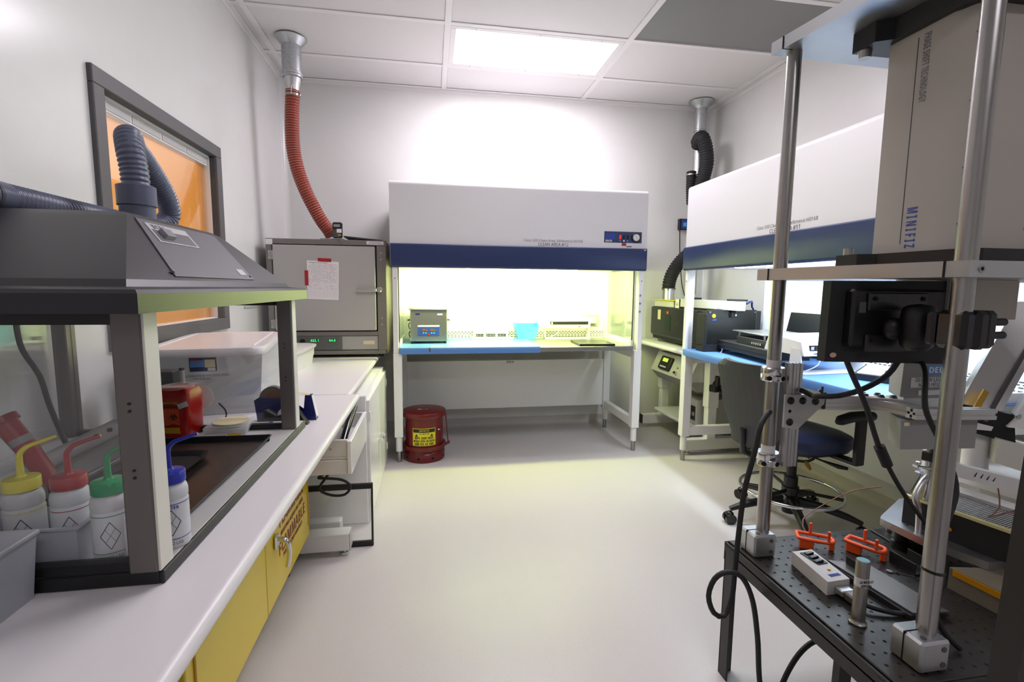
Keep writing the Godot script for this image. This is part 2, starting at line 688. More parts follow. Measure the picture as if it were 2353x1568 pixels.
func room() -> void:
	structure("floor", sh().box(V(XL - 0.2, -0.1, ZB - 0.2), V(XR + 0.2, 0, ZF + 0.2)), "floor")
	structure("wall_back", sh().box(V(XL - 0.2, 0, ZB - 0.1), V(XR + 0.2, YC + 0.1, ZB)), "wall")
	structure("wall_front", sh().box(V(XL - 0.2, 0, ZF), V(XR + 0.2, YC + 0.1, ZF + 0.1)), "wall")
	structure("wall_right", sh().box(V(XR, 0, ZB), V(XR + 0.1, YC + 0.1, ZF)), "wall")
	# left wall with the window opening
	var w := sh()
	var z0 := -3.0
	var z1 := -2.02
	var y0 := 1.04
	var y1 := 1.975
	w.box(V(XL - 0.1, 0, ZB), V(XL, YC + 0.1, z0))
	w.box(V(XL - 0.1, 0, z1), V(XL, YC + 0.1, ZF))
	w.box(V(XL - 0.1, 0, z0), V(XL, y0, z1))
	w.box(V(XL - 0.1, y1, z0), V(XL, YC + 0.1, z1))
	structure("wall_left", w, "wall")
	# coved vinyl skirting
	var prof := [Vector2(0, 0), Vector2(0.045, 0), Vector2(0.03, 0.003), Vector2(0.017, 0.010), Vector2(0.008, 0.022), Vector2(0.004, 0.04), Vector2(0.003, 0.075), Vector2(0, 0.078)]
	structure("baseboard_back", sh().prism(prof, V(XL, 0, ZB), V(0, 0, 1), V(0, 1, 0), -(XR - XL)), "skirting")
	structure("baseboard_right", sh().prism(prof, V(XR, 0, ZB), V(-1, 0, 0), V(0, 1, 0), -(ZF - ZB)), "skirting")
	structure("baseboard_left", sh().prism(prof, V(XL, 0, ZF), V(1, 0, 0), V(0, 1, 0), -(ZF - ZB)), "skirting")
	# rounded corner strips and the angle under the ceiling
	for k in 2:
		var x := XL if k == 0 else XR
		var s := 1.0 if k == 0 else -1.0
		var pr := [Vector2(0, 0)]
		for i in 7:
			var a := PI / 2 * i / 6
			pr.append(Vector2(0.045 - 0.045 * sin(a), 0.045 - 0.045 * cos(a)))
		structure("trim_%d" % (k + 1), sh().prism(pr, V(x, 0.078, ZB), V(s, 0, 0), V(0, 0, 1), (-1.0 if k == 0 else 1.0) * (YC - 0.078)), "wall")
	var tr := sh()
	tr.box(V(XL, YC - 0.03, ZB), V(XR, YC, ZB + 0.004), 0.001)
	tr.box(V(XL, YC - 0.004, ZB), V(XR, YC, ZB + 0.028), 0.001)
	tr.box(V(XL, YC - 0.03, ZB), V(XL + 0.004, YC, ZF), 0.001)
	tr.box(V(XL, YC - 0.004, ZB), V(XL + 0.028, YC, ZF), 0.001)
	tr.box(V(XR - 0.004, YC - 0.03, ZB), V(XR, YC, ZF), 0.001)
	tr.box(V(XR - 0.028, YC - 0.004, ZB), V(XR, YC, ZF), 0.001)
	structure("trim_3", tr, "ceiling_strip")
	ceiling()
	window()


func ceiling() -> void:
	var t := frame("ceiling")
	part("slab", sh().box(V(XL - 0.2, YC + 0.06, ZB - 0.2), V(XR + 0.2, YC + 0.16, ZF + 0.2)), "ceiling_white")
	var xs := [XL, -1.08, 0.12, 1.32, 2.52, XR]
	var zs := [ZB]
	var z := -3.864
	while z < ZF:
		zs.append(z)
		z += 0.6
	zs.append(ZF)
	var strips := sh()
	for i in range(1, 5):
		part("grid_strip", sh().box(V(xs[i] - 0.02, YC - 0.004, ZB + 0.028), V(xs[i] + 0.02, YC + 0.01, ZF)), "ceiling_strip")
	for k in range(1, zs.size() - 1):
		for i in range(0, 5):
			part("grid_strip", sh().box(V(xs[i] + (0.02 if i > 0 else 0.0), YC - 0.003, zs[k] - 0.018), V(xs[i + 1] - (0.02 if i < 4 else 0.0), YC + 0.01, zs[k] + 0.018)), "ceiling_strip")
	for i in 5:
		for k in zs.size() - 1:
			var cx: float = (xs[i] + xs[i + 1]) / 2
			var cz: float = (zs[k] + zs[k + 1]) / 2
			var lit := false
			for p in LIGHTS:
				if absf(p[0] - cx) < 0.1 and absf(p[1] - cz) < 0.1:
					lit = true
			if lit:
				continue
			var grey := i == 3 and k == 2
			part("filter_panel" if grey else "ceiling_tile", sh().box(V(xs[i] + 0.021, YC + (0.006 if grey else 0.003), zs[k] + 0.019), V(xs[i + 1] - 0.021, YC + 0.05, zs[k + 1] - 0.023), 0.0015), "filter_grey" if grey else "ceiling_white", null, "flat dark grey filter panel set in the white ceiling" if grey else "")


func window() -> void:
	var t := frame("window_1", V(XL, 1.04, -2.51))
	var a := [-3.04, 1.005, -1.985, 2.012]  # outer z0, y0, z1, y1
	var ring := func(z0: float, y0: float, z1: float, y1: float, wd: float, x0: float, x1: float, bev: float) -> Sh:
		var s := sh()
		s.box(V(x0, y0, z0), V(x1, y0 + wd, z1), bev)
		s.box(V(x0, y1 - wd, z0), V(x1, y1, z1), bev)
		s.box(V(x0, y0 + wd, z0), V(x1, y1 - wd, z0 + wd), bev)
		s.box(V(x0, y0 + wd, z1 - wd), V(x1, y1 - wd, z1), bev)
		return s
	part("window_frame", ring.call(a[0], a[1], a[2], a[3], 0.062, XL - 0.02, XL + 0.018, 0.003), "window_frame")
	part("frame_lip", ring.call(a[0] + 0.05, a[1] + 0.05, a[2] - 0.05, a[3] - 0.05, 0.014, XL - 0.03, XL + 0.010, 0.002), "dark_grey")
	part("sash", ring.call(-2.995, 1.05, -2.03, 1.965, 0.024, XL - 0.075, XL - 0.02, 0.002), "ceiling_strip")
	part("head_rail", sh().box(V(XL - 0.07, 1.895, -2.97), V(XL - 0.03, 1.942, -2.054), 0.002), "ceiling_strip")
	for i in 4:
		part("head_slot", sh().box(V(XL - 0.032, 1.903, -2.955 + 0.225 * i), V(XL - 0.027, 1.934, -2.955 + 0.225 * i + 0.212)), "light_grey")
	part("glass_pane", sh().box(V(XL - 0.034, 1.07, -2.975), V(XL - 0.031, 1.895, -2.05)), "glass")
	part("orange_pane", sh().box(V(XL - 0.062, 1.07, -2.975), V(XL - 0.056, 1.90, -2.05)), "pane_orange", null, "orange filter pane behind the window glass")
	for y in [1.35, 1.62]:
		part("screw", sh().cyl(V(XL + 0.002, y, -2.985), V(XL + 0.006, y, -2.985), 0.004, -1, 8), "aluminium")
	# the filtered-light room beyond it
	var q := frame("wall_beyond")
	var b := sh()
	b.box(V(XL - 2.4, 0, -4.4), V(XL - 2.3, 2.9, -0.6))
	b.box(V(XL - 2.3, 0, -4.4), V(XL - 0.1, 2.9, -4.3))
	b.box(V(XL - 2.3, 0, -0.7), V(XL - 0.1, 2.9, -0.6))
	b.box(V(XL - 2.3, 2.8, -4.3), V(XL - 0.1, 2.9, -0.7))
	b.box(V(XL - 2.3, 0, -4.3), V(XL - 0.1, 0.05, -0.7))
	part("room_shell", b, "wall")
	part("ceiling_lamp", sh().box(V(XL - 1.5, 2.76, -3.3), V(XL - 0.9, 2.8, -2.1)), "light_glow")
	area("beyond_light", q, V(XL - 1.2, 2.75, -2.7), Vector2(0.6, 1.2), 3.2, Color("#ffd27a"))
	part("bench", sh().box(V(XL - 2.3, 0.85, -4.2), V(XL - 1.7, 0.9, -1.2), 0.005), "laminate")
	part("wall_cabinet", sh().box(V(XL - 2.3, 1.5, -3.6), V(XL - 1.95, 2.1, -2.2), 0.005), "light_grey")


# a laminar-flow hood on its own stand; own axes: x across from its left end, z = 0 at the front face
func clean_hood(label: String, at: Vector3, yaw: float, title: String, green: bool, mat_to: float, left_pane: bool, gauge: bool, tx: float) -> Node3D:
	var t := turned("laminar_flow_hood", label, "clean bench", at, yaw, "")
	var W := 1.855
	var D := 0.78
	# canopy with a softly rounded top edge
	var prof := [Vector2(0, 1.40), Vector2(0, 1.94)]
	for i in 6:
		var a := PI / 2 * i / 5
		prof.append(Vector2(-0.024 + 0.024 * cos(a), 1.942 + 0.024 * sin(a)))
	prof.append(Vector2(-D, 1.966))
	prof.append(Vector2(-D, 1.40))
	part("canopy", sh().prism(prof, V(0, 0, 0), V(0, 0, 1), V(0, 1, 0), -W), "hood_grey")
	var band := [Vector2(-0.02, 1.385), Vector2(0.008, 1.385), Vector2(0.016, 1.392), Vector2(0.02, 1.40), Vector2(0.02, 1.540), Vector2(0.012, 1.547), Vector2(-0.02, 1.547)]
	part("front_band", sh().prism(band, V(0.004, 0, 0), V(0, 0, 1), V(0, 1, 0), -(W - 0.008)), "cabinet_navy", null, "navy blue band along the lower edge of the canopy")
	# lamp behind the band
	part("lamp_lens", sh().box(V(0.52, 1.383, -0.10), V(1.34, 1.40, -0.035), 0.004), "tube_green" if green else "tube_white")
	area("hood_lamp", t, V(W / 2, 1.376, -0.075), Vector2(1.45, 0.09), 3.0 if green else 1.9, Color("#ecfb9a") if green else Color("#e2f2ff"), V(-48, 0, 0))
	# uprights, legs and feet
	for s in 2:
		var x0 := 0.012 if s == 0 else W - 0.067
		for b in 2:
			var zz := -0.055 if b == 0 else -0.69
			part("upright", sh().box(V(x0 + (0.0 if s == 0 else 0.018), 0.79, zz), V(x0 + (0.037 if s == 0 else 0.055), 1.40, zz + 0.055), 0.003), "white_paint")
			var leg := part("leg", sh().box(V(x0 - 0.002, 0.185, zz - 0.004), V(x0 + 0.057, 0.79, zz + 0.057), 0.003), "white_paint")
			part("leg_sleeve", sh().cyl(V(x0 + 0.0275, 0.08, zz + 0.0275), V(x0 + 0.0275, 0.187, zz + 0.0275), 0.023), "white_paint", leg)
			part("foot", sh().cyl(V(x0 + 0.0275, 0.0, zz + 0.0275), V(x0 + 0.0275, 0.082, zz + 0.0275), 0.0165), "steel", leg)
		part("side_rail", sh().box(V(x0 + 0.004, 0.19, -0.635), V(x0 + 0.051, 0.255, -0.06), 0.003), "white_paint")
		part("top_rail", sh().box(V(x0 + 0.004, 0.725, -0.635), V(x0 + 0.051, 0.785, -0.06), 0.003), "white_paint")
	part("back_panel", sh().box(V(0.07, 0.215, -0.66), V(W - 0.07, 0.632, -0.648), 0.002), "white_paint")
	words("ESCO", V(0.942, 0.616, -0.647), V(1, 0, 0), V(0, 1, 0), 0.018, "ink", t, false, 1.1, 800)
	# stainless work surface with a turned-down lip
	part("work_surface", sh().box(V(0.05, 0.79, -0.62), V(W - 0.08, 0.825, 0.012), 0.004), "steel_sheet")
	for x in [1.13, 1.70]:
		part("screw", sh().cyl(V(x, 0.808, 0.011), V(x, 0.808, 0.0145), 0.005, -1, 10), "steel")
	# back wall with slots, side panes in white frames
	part("inner_back", sh().box(V(0.03, 0.825, -0.645), V(W - 0.03, 1.40, -0.618)), "white_paint")
	var sl := sh()
	for r in 5:
		if r == 3:
			continue
		var yy: float = [0.878, 0.866, 0.854, 0, 0.838][r]
		var k := 0
		while k < 60:
			var x := 0.1 + k * 0.028 + (0.014 if r % 2 else 0.0)
			sl.box(V(x, yy, -0.6185), V(x + 0.017, yy + 0.0045, -0.6165))
			k += 1
	var so := part("vent_slots", sl, "void_black")
	so.set_meta("kind", "stuff")
	for s in 2:
		var x := 0.052 if s == 0 else W - 0.085
		var sd := 1.0 if s == 0 else -1.0
		if s == 0 and not left_pane:
			continue
		part("side_frame", sh().box(V(x - 0.008, 0.825, -0.618), V(x + 0.008, 0.868, -0.02), 0.002).box(V(x - 0.008, 0.868, -0.618), V(x + 0.008, 1.39, -0.55), 0.002), "white_paint")
		part("side_pane", sh().box(V(x - 0.003, 0.868, -0.55), V(x + 0.003, 1.39, -0.018)), "glass_green")
		part("pane_edge", sh().box(V(x - 0.004, 0.866, -0.019), V(x + 0.004, 1.39, -0.014)), "dark_grey")
	# blue anti-static mat folded over the front lip
	if mat_to > 0.0:
		var mp := [Vector2(-0.60, 0.825), Vector2(0.0135, 0.825), Vector2(0.0135, 0.784), Vector2(0.0165, 0.784), Vector2(0.0185, 0.80), Vector2(0.0185, 0.824), Vector2(0.016, 0.8285), Vector2(0.011, 0.83), Vector2(-0.60, 0.83)]
		part("bench_mat", sh().prism(mp, V(0.055, 0, 0), V(0, 0, 1), V(0, 1, 0), -(mat_to - 0.055)), "mat_blue", null, "sky blue anti-static mat folded over the front edge")
	# lettering
	words("Class 500 Clean Area, Reference H0168", V(tx, 1.5895, 0.0005), V(1, 0, 0), V(0, 1, 0), 0.0185, "ink_grey", t)
	words(title, V(tx, 1.5625, 0.0005), V(1, 0, 0), V(0, 1, 0), 0.022, "ink", t)
	if gauge:
		var p := part("control_panel", sh().box(V(1.523, 1.588, -0.004), V(1.812, 1.668, 0.004), 0.002), "cabinet_navy")
		words("ESCO", V(1.557, 1.6, 0.0045), V(1, 0, 0), V(0, 1, 0), 0.014, "ink_white", p, false, 1.1, 800)
		part("print_panel", sh().box(V(1.531, 1.612, 0.0035), V(1.605, 1.652, 0.0048)), "ink_blue", p)
		for i in 3:
			var x := 1.644 + i * 0.029
			part("rocker_switch", sh().obox(V(x, 1.628, 0.006), V(0.013, 0.030, 0.006), Basis(V(1, 0, 0), 0.12), 0.002), "led_red" if i == 0 else "black_plastic", p)
			part("switch_mark", sh().cyl(V(x, 1.602, 0.004), V(x, 1.602, 0.0048), 0.003 + 0.003 * (i % 2), -1, 10), "ink_white", p)
		var g := part("pressure_gauge", sh().lathe(V(1.766, 1.628, 0.003), V(0, 0, 1), [[0.036, 0], [0.036, 0.010], [0.032, 0.014], [0.027, 0.014], [0.026, 0.010]], 28), "black_plastic", p)
		part("dial", sh().disc(V(1.766, 1.628, 0.0105), V(0, 0, 1), 0.027, 28), "paper", p)
		part("needle", sh().obox(V(1.766, 1.630, 0.0115), V(0.0016, 0.026, 0.0008), Basis(V(0, 0, 1), 0.5)), "ink", p)
		part("red_sticker", sh().box(V(1.659, 1.566, 0.0), V(1.694, 1.586, 0.0012)), "red_tape")
		part("small_label", sh().box(V(1.696, 1.557, 0.0), V(1.736, 1.566, 0.001)), "ink_grey")
		part("tag", sh().box(V(1.826, 1.533, 0.018), V(1.842, 1.539, 0.0212)), "ink_white")
	for y in [1.35]:
		for x in [0.03, W - 0.03]:
			part("screw", sh().cyl(V(x, 1.31, -0.001), V(x, 1.31, 0.0025), 0.005, -1, 8), "mid_grey")
	if left_pane:
		for y in [1.195, 1.135, 1.075]:
			part("valve_port", sh().box(V(W - 0.045, y, -0.001), V(W - 0.030, y + 0.016, 0.004), 0.001), "mid_grey")
	return t


func hoods() -> void:
	clean_hood("laminar flow clean bench against the back wall, glowing yellow-green inside, marked CLEAN AREA #12", V(-0.274, 0, -3.45), 0, "CLEAN AREA #12", true, 1.055, true, true, 1.143)
	clean_hood("laminar flow clean bench along the side wall, lit cool white inside, marked CLEAN AREA #11", V(1.79, 0, -3.26), -90, "CLEAN AREA #11", false, 1.80, false, false, 0.98)


func rounded_top(x0: float, x1: float, y0: float, y1: float) -> Array:
	var r := (y1 - y0) / 2
	var p := [Vector2(x0, y0)]
	for i in 9:
		var a := -PI / 2 + PI * i / 8
		p.append(Vector2(x1 - r + r * cos(a), y0 + r + r * sin(a)))
	p.append(Vector2(x0, y1))
	return p


func left_benches() -> void:
	# near worktop on its steel stand
	thing("workbench", "long white laminate workbench under the fume enclosure", "bench", V(-0.75, 0, -1.0))
	part("worktop", sh().prism(rounded_top(XL + 0.002, -0.335, 0.716, 0.75), V(0, 0, 1.6), V(1, 0, 0), V(0, 1, 0), -3.925), "laminate")
	for z in [-2.27, 1.2]:
		part("foot_beam", sh().box(V(-1.10, 0.028, z - 0.035), V(-0.384, 0.115, z + 0.035), 0.006), "powder_white")
		part("end_cap", sh().box(V(-0.386, 0.03, z - 0.033), V(-0.381, 0.113, z + 0.033), 0.002), "light_grey")
		part("column", sh().box(V(-0.82, 0.11, z - 0.03), V(-0.74, 0.716, z + 0.03), 0.006), "powder_white")
		part("leveller", sh().cyl(V(-0.415, 0, z), V(-0.415, 0.012, z), 0.022).cyl(V(-0.415, 0.012, z), V(-0.415, 0.03, z), 0.008), "chrome")
		part("leveller", sh().cyl(V(-1.05, 0, z), V(-1.05, 0.012, z), 0.022).cyl(V(-1.05, 0.012, z), V(-1.05, 0.03, z), 0.008), "chrome")
	# far worktop carrying the oven
	thing("workbench", "white workbench in the back corner under the grey oven", "bench", V(-0.77, 0, -3.3))
	part("worktop", sh().prism(rounded_top(XL + 0.002, -0.378, 0.717, 0.75), V(0, 0, -2.331), V(1, 0, 0), V(0, 1, 0), -1.965), "laminate")
	for z in [-2.42, -4.1]:
		part("column", sh().box(V(-1.0, 0.1, z - 0.03), V(-0.92, 0.717, z + 0.03), 0.005), "powder_white")
		part("foot_beam", sh().box(V(-1.12, 0.02, z - 0.03), V(-0.45 if z > -3 else -0.6, 0.1, z + 0.03), 0.005), "powder_white")
		for x in [-1.08, -0.65]:
			part("leveller", sh().cyl(V(x, 0, z), V(x, 0.022, z), 0.02), "chrome")
	# pull-out drawer hung under the worktop
	thing("drawer_unit", "white pull-out drawer hung open beneath the white worktop", "drawer", V(-0.55, 0.46, -2.3))
	part("runner_box", sh().box(V(-0.535, 0.465, -2.54), V(-0.352, 0.528, -2.06), 0.003), "powder_white")
	var d := sh()
	d.box(V(-0.535, 0.53, -2.535), V(-0.352, 0.54, -2.065))
	d.box(V(-0.535, 0.54, -2.08), V(-0.352, 0.612, -2.065), 0.002)
	d.box(V(-0.535, 0.54, -2.535), V(-0.352, 0.612, -2.52), 0.002)
	d.box(V(-0.535, 0.54, -2.52), V(-0.52, 0.612, -2.08), 0.002)
	part("drawer_box", d, "powder_white")
	part("drawer_front", sh().box(V(-0.352, 0.466, -2.548), V(-0.334, 0.61, -2.052), 0.003), "white_gloss")
	for hz in [-2.28, -2.46]:
		part("hanger", sh().box(V(-0.533, 0.61, hz - 0.04), V(-0.49, 0.716, hz + 0.04), 0.002), "powder_white")
	part("screw", sh().cyl(V(-0.42, 0.575, -2.066), V(-0.42, 0.575, -2.062), 0.004, -1, 8), "mid_grey")
	single("tool_case", "slim black tool standing up in the open white drawer", "tool", V(-0.39, 0.54, -2.4), sh().sweep([V(-0.40, 0.542, -2.22), V(-0.395, 0.60, -2.36), V(-0.385, 0.65, -2.50), V(-0.383, 0.66, -2.515)], [0.014, 0.017, 0.015, 0.006], 12), "black_gloss")
	# floor cabinet under the far bench, standing a little forward
	thing("storage_cabinet", "glossy white low cabinet with chrome door handles under the corner bench", "cabinet", V(-0.62, 0, -2.98))
	part("body", sh().box(V(-0.90, 0.0, -3.50), V(-0.337, 0.69, -2.556), 0.004), "white_gloss")
	var i := 0
	for z in [-3.025, -3.495]:
		var dr := part("door", sh().box(V(-0.338, 0.03, z + 0.004), V(-0.32, 0.665, z + 0.464), 0.003), "white_gloss")
		var hz: float = z + (0.05 if i == 0 else 0.41)
		part("handle", sh().cyl(V(-0.322, 0.33, hz), V(-0.298, 0.33, hz), 0.008).obox(V(-0.296, 0.33, hz), V(0.01, 0.022, 0.06), Basis(), 0.004), "chrome", dr)
		for y in [0.12, 0.58]:
			part("hinge", sh().box(V(-0.322, y - 0.025, z + (0.452 if i == 0 else 0.0)), V(-0.316, y + 0.025, z + (0.468 if i == 0 else 0.016)), 0.001), "white_paint", dr)
		i += 1
	# spare pane stored on the floor
	var t := turned("spare_pane", "spare glass panel with black edging leaning under the workbench", "glass panel", V(-0.286, 0.0, -2.325), 0)
	var n := sh()
	part("pane", n.box(V(-0.50, 0.012, -0.003), V(-0.006, 0.30, 0.003)), "acrylic")
	part("edging", sh().box(V(-0.50, 0.283, -0.009), V(0.0, 0.309, 0.009), 0.002), "black_plastic")
	part("edging", sh().box(V(-0.50, 0.0, -0.009), V(0.0, 0.026, 0.009), 0.002), "black_plastic")
	part("edging", sh().box(V(-0.009, 0.026, -0.005), V(0.0, 0.283, 0.005), 0.001), "black_plastic")
	t.rotation_degrees.x = -3.0
	single("power_cable", "loose loop of black cable hanging under the workbench", "cable", V(-0.45, 0.32, -2.2), sh().tube([V(-0.40, 0.47, -2.2), V(-0.43, 0.44, -2.21), V(-0.50, 0.405, -2.2), V(-0.47, 0.41, -2.17), V(-0.40, 0.395, -2.18), V(-0.365, 0.36, -2.19), V(-0.39, 0.318, -2.2), V(-0.45, 0.318, -2.2), V(-0.50, 0.35, -2.2), V(-0.47, 0.40, -2.22), V(-0.44, 0.46, -2.22)], 0.006, 8, 0.02), "black_rubber")
	yellow_cabinet()


func yellow_cabinet() -> void:
	var X := -0.545
	thing("flammables_cabinet", "yellow steel flammables cabinet with red warning lettering below the worktop", "cabinet", V(-0.8, 0, -1.65))
	part("body", sh().box(V(-1.10, 0.15, -2.19), V(X - 0.022, 0.70, -1.09), 0.004), "yellow_cabinet")
	for z in [-2.12, -1.16]:
		for x in [-1.04, -0.64]:
			part("foot", sh().cyl(V(x, 0, z), V(x, 0.02, z), 0.025).cyl(V(x, 0.02, z), V(x, 0.152, z), 0.012), "dark_grey")
	var d1 := part("door", sh().box(V(X - 0.022, 0.152, -2.186), V(X, 0.69, -1.627), 0.003), "yellow_cabinet")
	var d2 := part("door", sh().box(V(X - 0.022, 0.152, -1.622), V(X, 0.69, -1.094), 0.003), "yellow_cabinet")
	part("hinge", sh().cyl(V(X + 0.001, 0.2, -2.172), V(X + 0.001, 0.66, -2.172), 0.004, -1, 8), "brass", d1)
	part("hinge", sh().cyl(V(X + 0.001, 0.2, -1.135), V(X + 0.001, 0.66, -1.135), 0.004, -1, 8), "brass", d2)
	var h := sh()
	h.obox(V(X + 0.006, 0.365, -1.722), V(0.012, 0.05, 0.036), Basis(), 0.005)
	h.sweep(h.smooth([V(X + 0.01, 0.372, -1.722), V(X + 0.036, 0.366, -1.722), V(X + 0.046, 0.33, -1.724), V(X + 0.044, 0.295, -1.724), V(X + 0.038, 0.268, -1.726)], 0.008), 0.0085, 10)
	part("latch_handle", h, "chrome", d1)
	var R := V(0, 0, -1)
	var U := V(0, 1, 0)
	var xx := X + 0.0006
	words("FLAMMABLE", V(xx, 0.405, -1.94), R, U, 0.046, "print_maroon", d1, false, 0.9, 800)
	words("MANTENGA ALEJADO DEL FUEGO", V(xx, 0.357, -1.94), R, U, 0.017, "print_maroon", d1, false, 0.85, 700)
	words("FLAMMABLE", V(xx, 0.307, -1.94), R, U, 0.048, "print_maroon", d1, false, 0.95, 800)
	words("PRODUITS INFLAMMABLES", V(xx, 0.266, -1.94), R, U, 0.017, "print_maroon", d1, false, 0.9, 700)


func oven_corner() -> void:
	var zf := -3.56
	thing("laboratory_oven", "grey bench-top laboratory oven with a paper log taped to its door", "oven", V(-0.7, 0.75, -3.92))
	var b := sh()
	b.box(V(-1.10, 0.772, -4.22), V(-0.31, 1.572, zf - 0.03), 0.004)
	part("body", b, "oven_frame")
	var f := sh()
	f.box(V(-1.10, 1.535, zf - 0.03), V(-0.305, 1.572, zf), 0.003)
	f.box(V(-1.10, 0.772, zf - 0.03), V(-0.325, 0.80, zf), 0.003)
	f.box(V(-1.10, 0.80, zf - 0.03), V(-1.062, 1.535, zf), 0.003)
	f.box(V(-0.375, 0.80, zf - 0.03), V(-0.31, 1.535, zf), 0.003)
	f.box(V(-1.062, 0.905, zf - 0.03), V(-0.375, 0.935, zf), 0.002)
	part("face_frame", f, "oven_frame")
	var d := part("door", sh().box(V(-1.054, 0.943, zf - 0.02), V(-0.384, 1.529, zf + 0.012), 0.004), "oven_door")
	part("seal", sh().box(V(-1.060, 0.937, zf - 0.022), V(-0.377, 1.534, zf - 0.012)), "void_black")
	for y in [1.46, 0.99]:
		var hg := sh()
		hg.box(V(-1.085, y - 0.03, zf), V(-1.055, y + 0.03, zf + 0.004), 0.001)
		hg.cyl(V(-1.056, y - 0.032, zf + 0.008), V(-1.056, y + 0.032, zf + 0.008), 0.006, -1, 10)
		part("hinge", hg, "steel", d)
		for s in [-1, 1]:
			part("bolt", sh().cyl(V(-1.078, y + s * 0.02, zf + 0.003), V(-1.078, y + s * 0.02, zf + 0.008), 0.005, -1, 8), "aluminium", d)
	var h := sh()
	h.obox(V(-0.45, 1.228, zf + 0.035), V(0.125, 0.022, 0.012), Basis(), 0.005)
	h.box(V(-0.40, 1.215, zf + 0.01), V(-0.375, 1.24, zf + 0.04), 0.004)
	h.obox(V(-0.36, 1.23, zf + 0.014), V(0.03, 0.035, 0.025), Basis(), 0.004)
	h.cyl(V(-0.345, 1.235, zf), V(-0.345, 1.235, zf + 0.03), 0.008, -1, 10)
	part("door_latch", h, "aluminium", d)
	for y in [1.485, 1.44, 1.03, 0.985]:
		part("bolt", sh().cyl(V(-0.345, y, zf - 0.001), V(-0.345, y, zf + 0.003), 0.005, -1, 8), "aluminium")
	part("blank_panel", sh().box(V(-0.624, 0.805, zf - 0.02), V(-0.378, 0.902, zf - 0.008), 0.001), "oven_door")
	var p := part("control_panel", sh().box(V(-1.06, 0.804, zf - 0.02), V(-0.622, 0.904, zf - 0.003), 0.002), "oven_panel")
	part("knob", sh().cyl(V(-0.885, 0.868, zf - 0.003), V(-0.885, 0.868, zf + 0.018), 0.016), "black_plastic", p)
	part("display_window", sh().box(V(-0.832, 0.862, zf - 0.003), V(-0.775, 0.883, zf - 0.002)), "void_black", p)
	words("022.1", V(-0.804, 0.8725, zf - 0.0016), V(1, 0, 0), V(0, 1, 0), 0.017, "led_green", p, false, 1.0, 700)
	part("display_window", sh().box(V(-0.713, 0.862, zf - 0.003), V(-0.664, 0.883, zf - 0.002)), "void_black", p)
	words("04.0", V(-0.688, 0.8725, zf - 0.0016), V(1, 0, 0), V(0, 1, 0), 0.017, "led_green", p, false, 1.0, 700)
	part("button", sh().cyl(V(-0.683, 0.829, zf - 0.004), V(-0.683, 0.829, zf + 0.001), 0.006, -1, 10), "green_plastic", p)
	part("rating_plate", sh().box(V(-0.478, 0.842, zf - 0.009), V(-0.40, 0.868, zf - 0.0072)), "paper_cream")
	part("id_label", sh().box(V(-1.098, 1.53, zf), V(-1.055, 1.566, zf + 0.001)), "paper")
	var lb := part("id_label", sh().box(V(-0.44, 1.543, zf), V(-0.325, 1.565, zf + 0.001)), "paper")
	part("print_line", sh().box(V(-0.422, 1.5565, zf), V(-0.343, 1.5595, zf + 0.0012)), "ink_grey", lb)
	part("print_line", sh().box(V(-0.433, 1.548, zf), V(-0.332, 1.551, zf + 0.0012)), "ink_grey", lb)
	for x in [-1.06, -0.36]:
		for z in [-4.18, -3.62]:
			part("foot", sh().cyl(V(x, 0.75, z), V(x, 0.774, z), 0.018), "black_rubber")
	# log sheet and its tapes
	log_image()
	thing("log_sheet", "white printed log sheet taped to the oven door", "paper", V(-0.735, 1.16, zf + 0.0125))
	sheet("paper", V(-0.839, 1.163, zf + 0.014), V(-0.634, 1.156, zf + 0.014), V(-0.626, 1.419, zf + 0.013), V(-0.835, 1.427, zf + 0.013), "log_print")
	part("red_tape", sh().hexa([V(-0.763, 1.42, zf + 0.012), V(-0.677, 1.417, zf + 0.012), V(-0.677, 1.417, zf + 0.0155), V(-0.763, 1.42, zf + 0.0155), V(-0.764, 1.444, zf + 0.012), V(-0.676, 1.441, zf + 0.012), V(-0.676, 1.441, zf + 0.0145), V(-0.764, 1.444, zf + 0.0145)]), "red_tape")
	part("red_tape", sh().box(V(-0.852, 1.256, zf + 0.012), V(-0.829, 1.358, zf + 0.0155)), "red_tape")
	# things on the oven
	var top := 1.572
	single("oven_flue_plate", "flat grey collar plate under the red hose on the oven", "plate", V(-0.68, top, -3.75), sh().box(V(-0.76, top, -3.90), V(-0.60, top + 0.012, -3.615), 0.003), "mid_grey")
	thing("thermometer", "small black digital thermometer standing on the oven", "thermometer", V(-0.638, top + 0.012, -3.605))
	part("body", sh().obox(V(-0.638, top + 0.067, -3.60), V(0.066, 0.11, 0.026), Basis(V(1, 0, 0), -0.1), 0.008), "black_plastic")
	part("screen", sh().obox(V(-0.640, top + 0.098, -3.5895), V(0.042, 0.018, 0.003), Basis(V(1, 0, 0), -0.1)), "mid_grey")
	part("keypad", sh().obox(V(-0.638, top + 0.045, -3.5835), V(0.052, 0.055, 0.003), Basis(V(1, 0, 0), -0.1)), "dark_grey")
	part("sticker", sh().obox(V(-0.624, top + 0.062, -3.5835), V(0.032, 0.026, 0.004), Basis(V(1, 0, 0), -0.1)), "paper")
	part("button", sh().obox(V(-0.622, top + 0.033, -3.5805), V(0.02, 0.008, 0.004), Basis(V(1, 0, 0), -0.1)), "label_amber")
	part("probe_lead", sh().tube([V(-0.63, top + 0.02, -3.575), V(-0.62, top - 0.005, -3.552), V(-0.605, top - 0.03, -3.556)], 0.0015, 6), "dark_grey")
	single("binder", "thin black tablet lying tilted on the oven top", "folder", V(-0.48, top, -3.72), sh().obox(V(-0.475, top + 0.02, -3.76), V(0.27, 0.010, 0.20), Basis(V(0, 0, 1), -0.09), 0.002), "dark_grey")
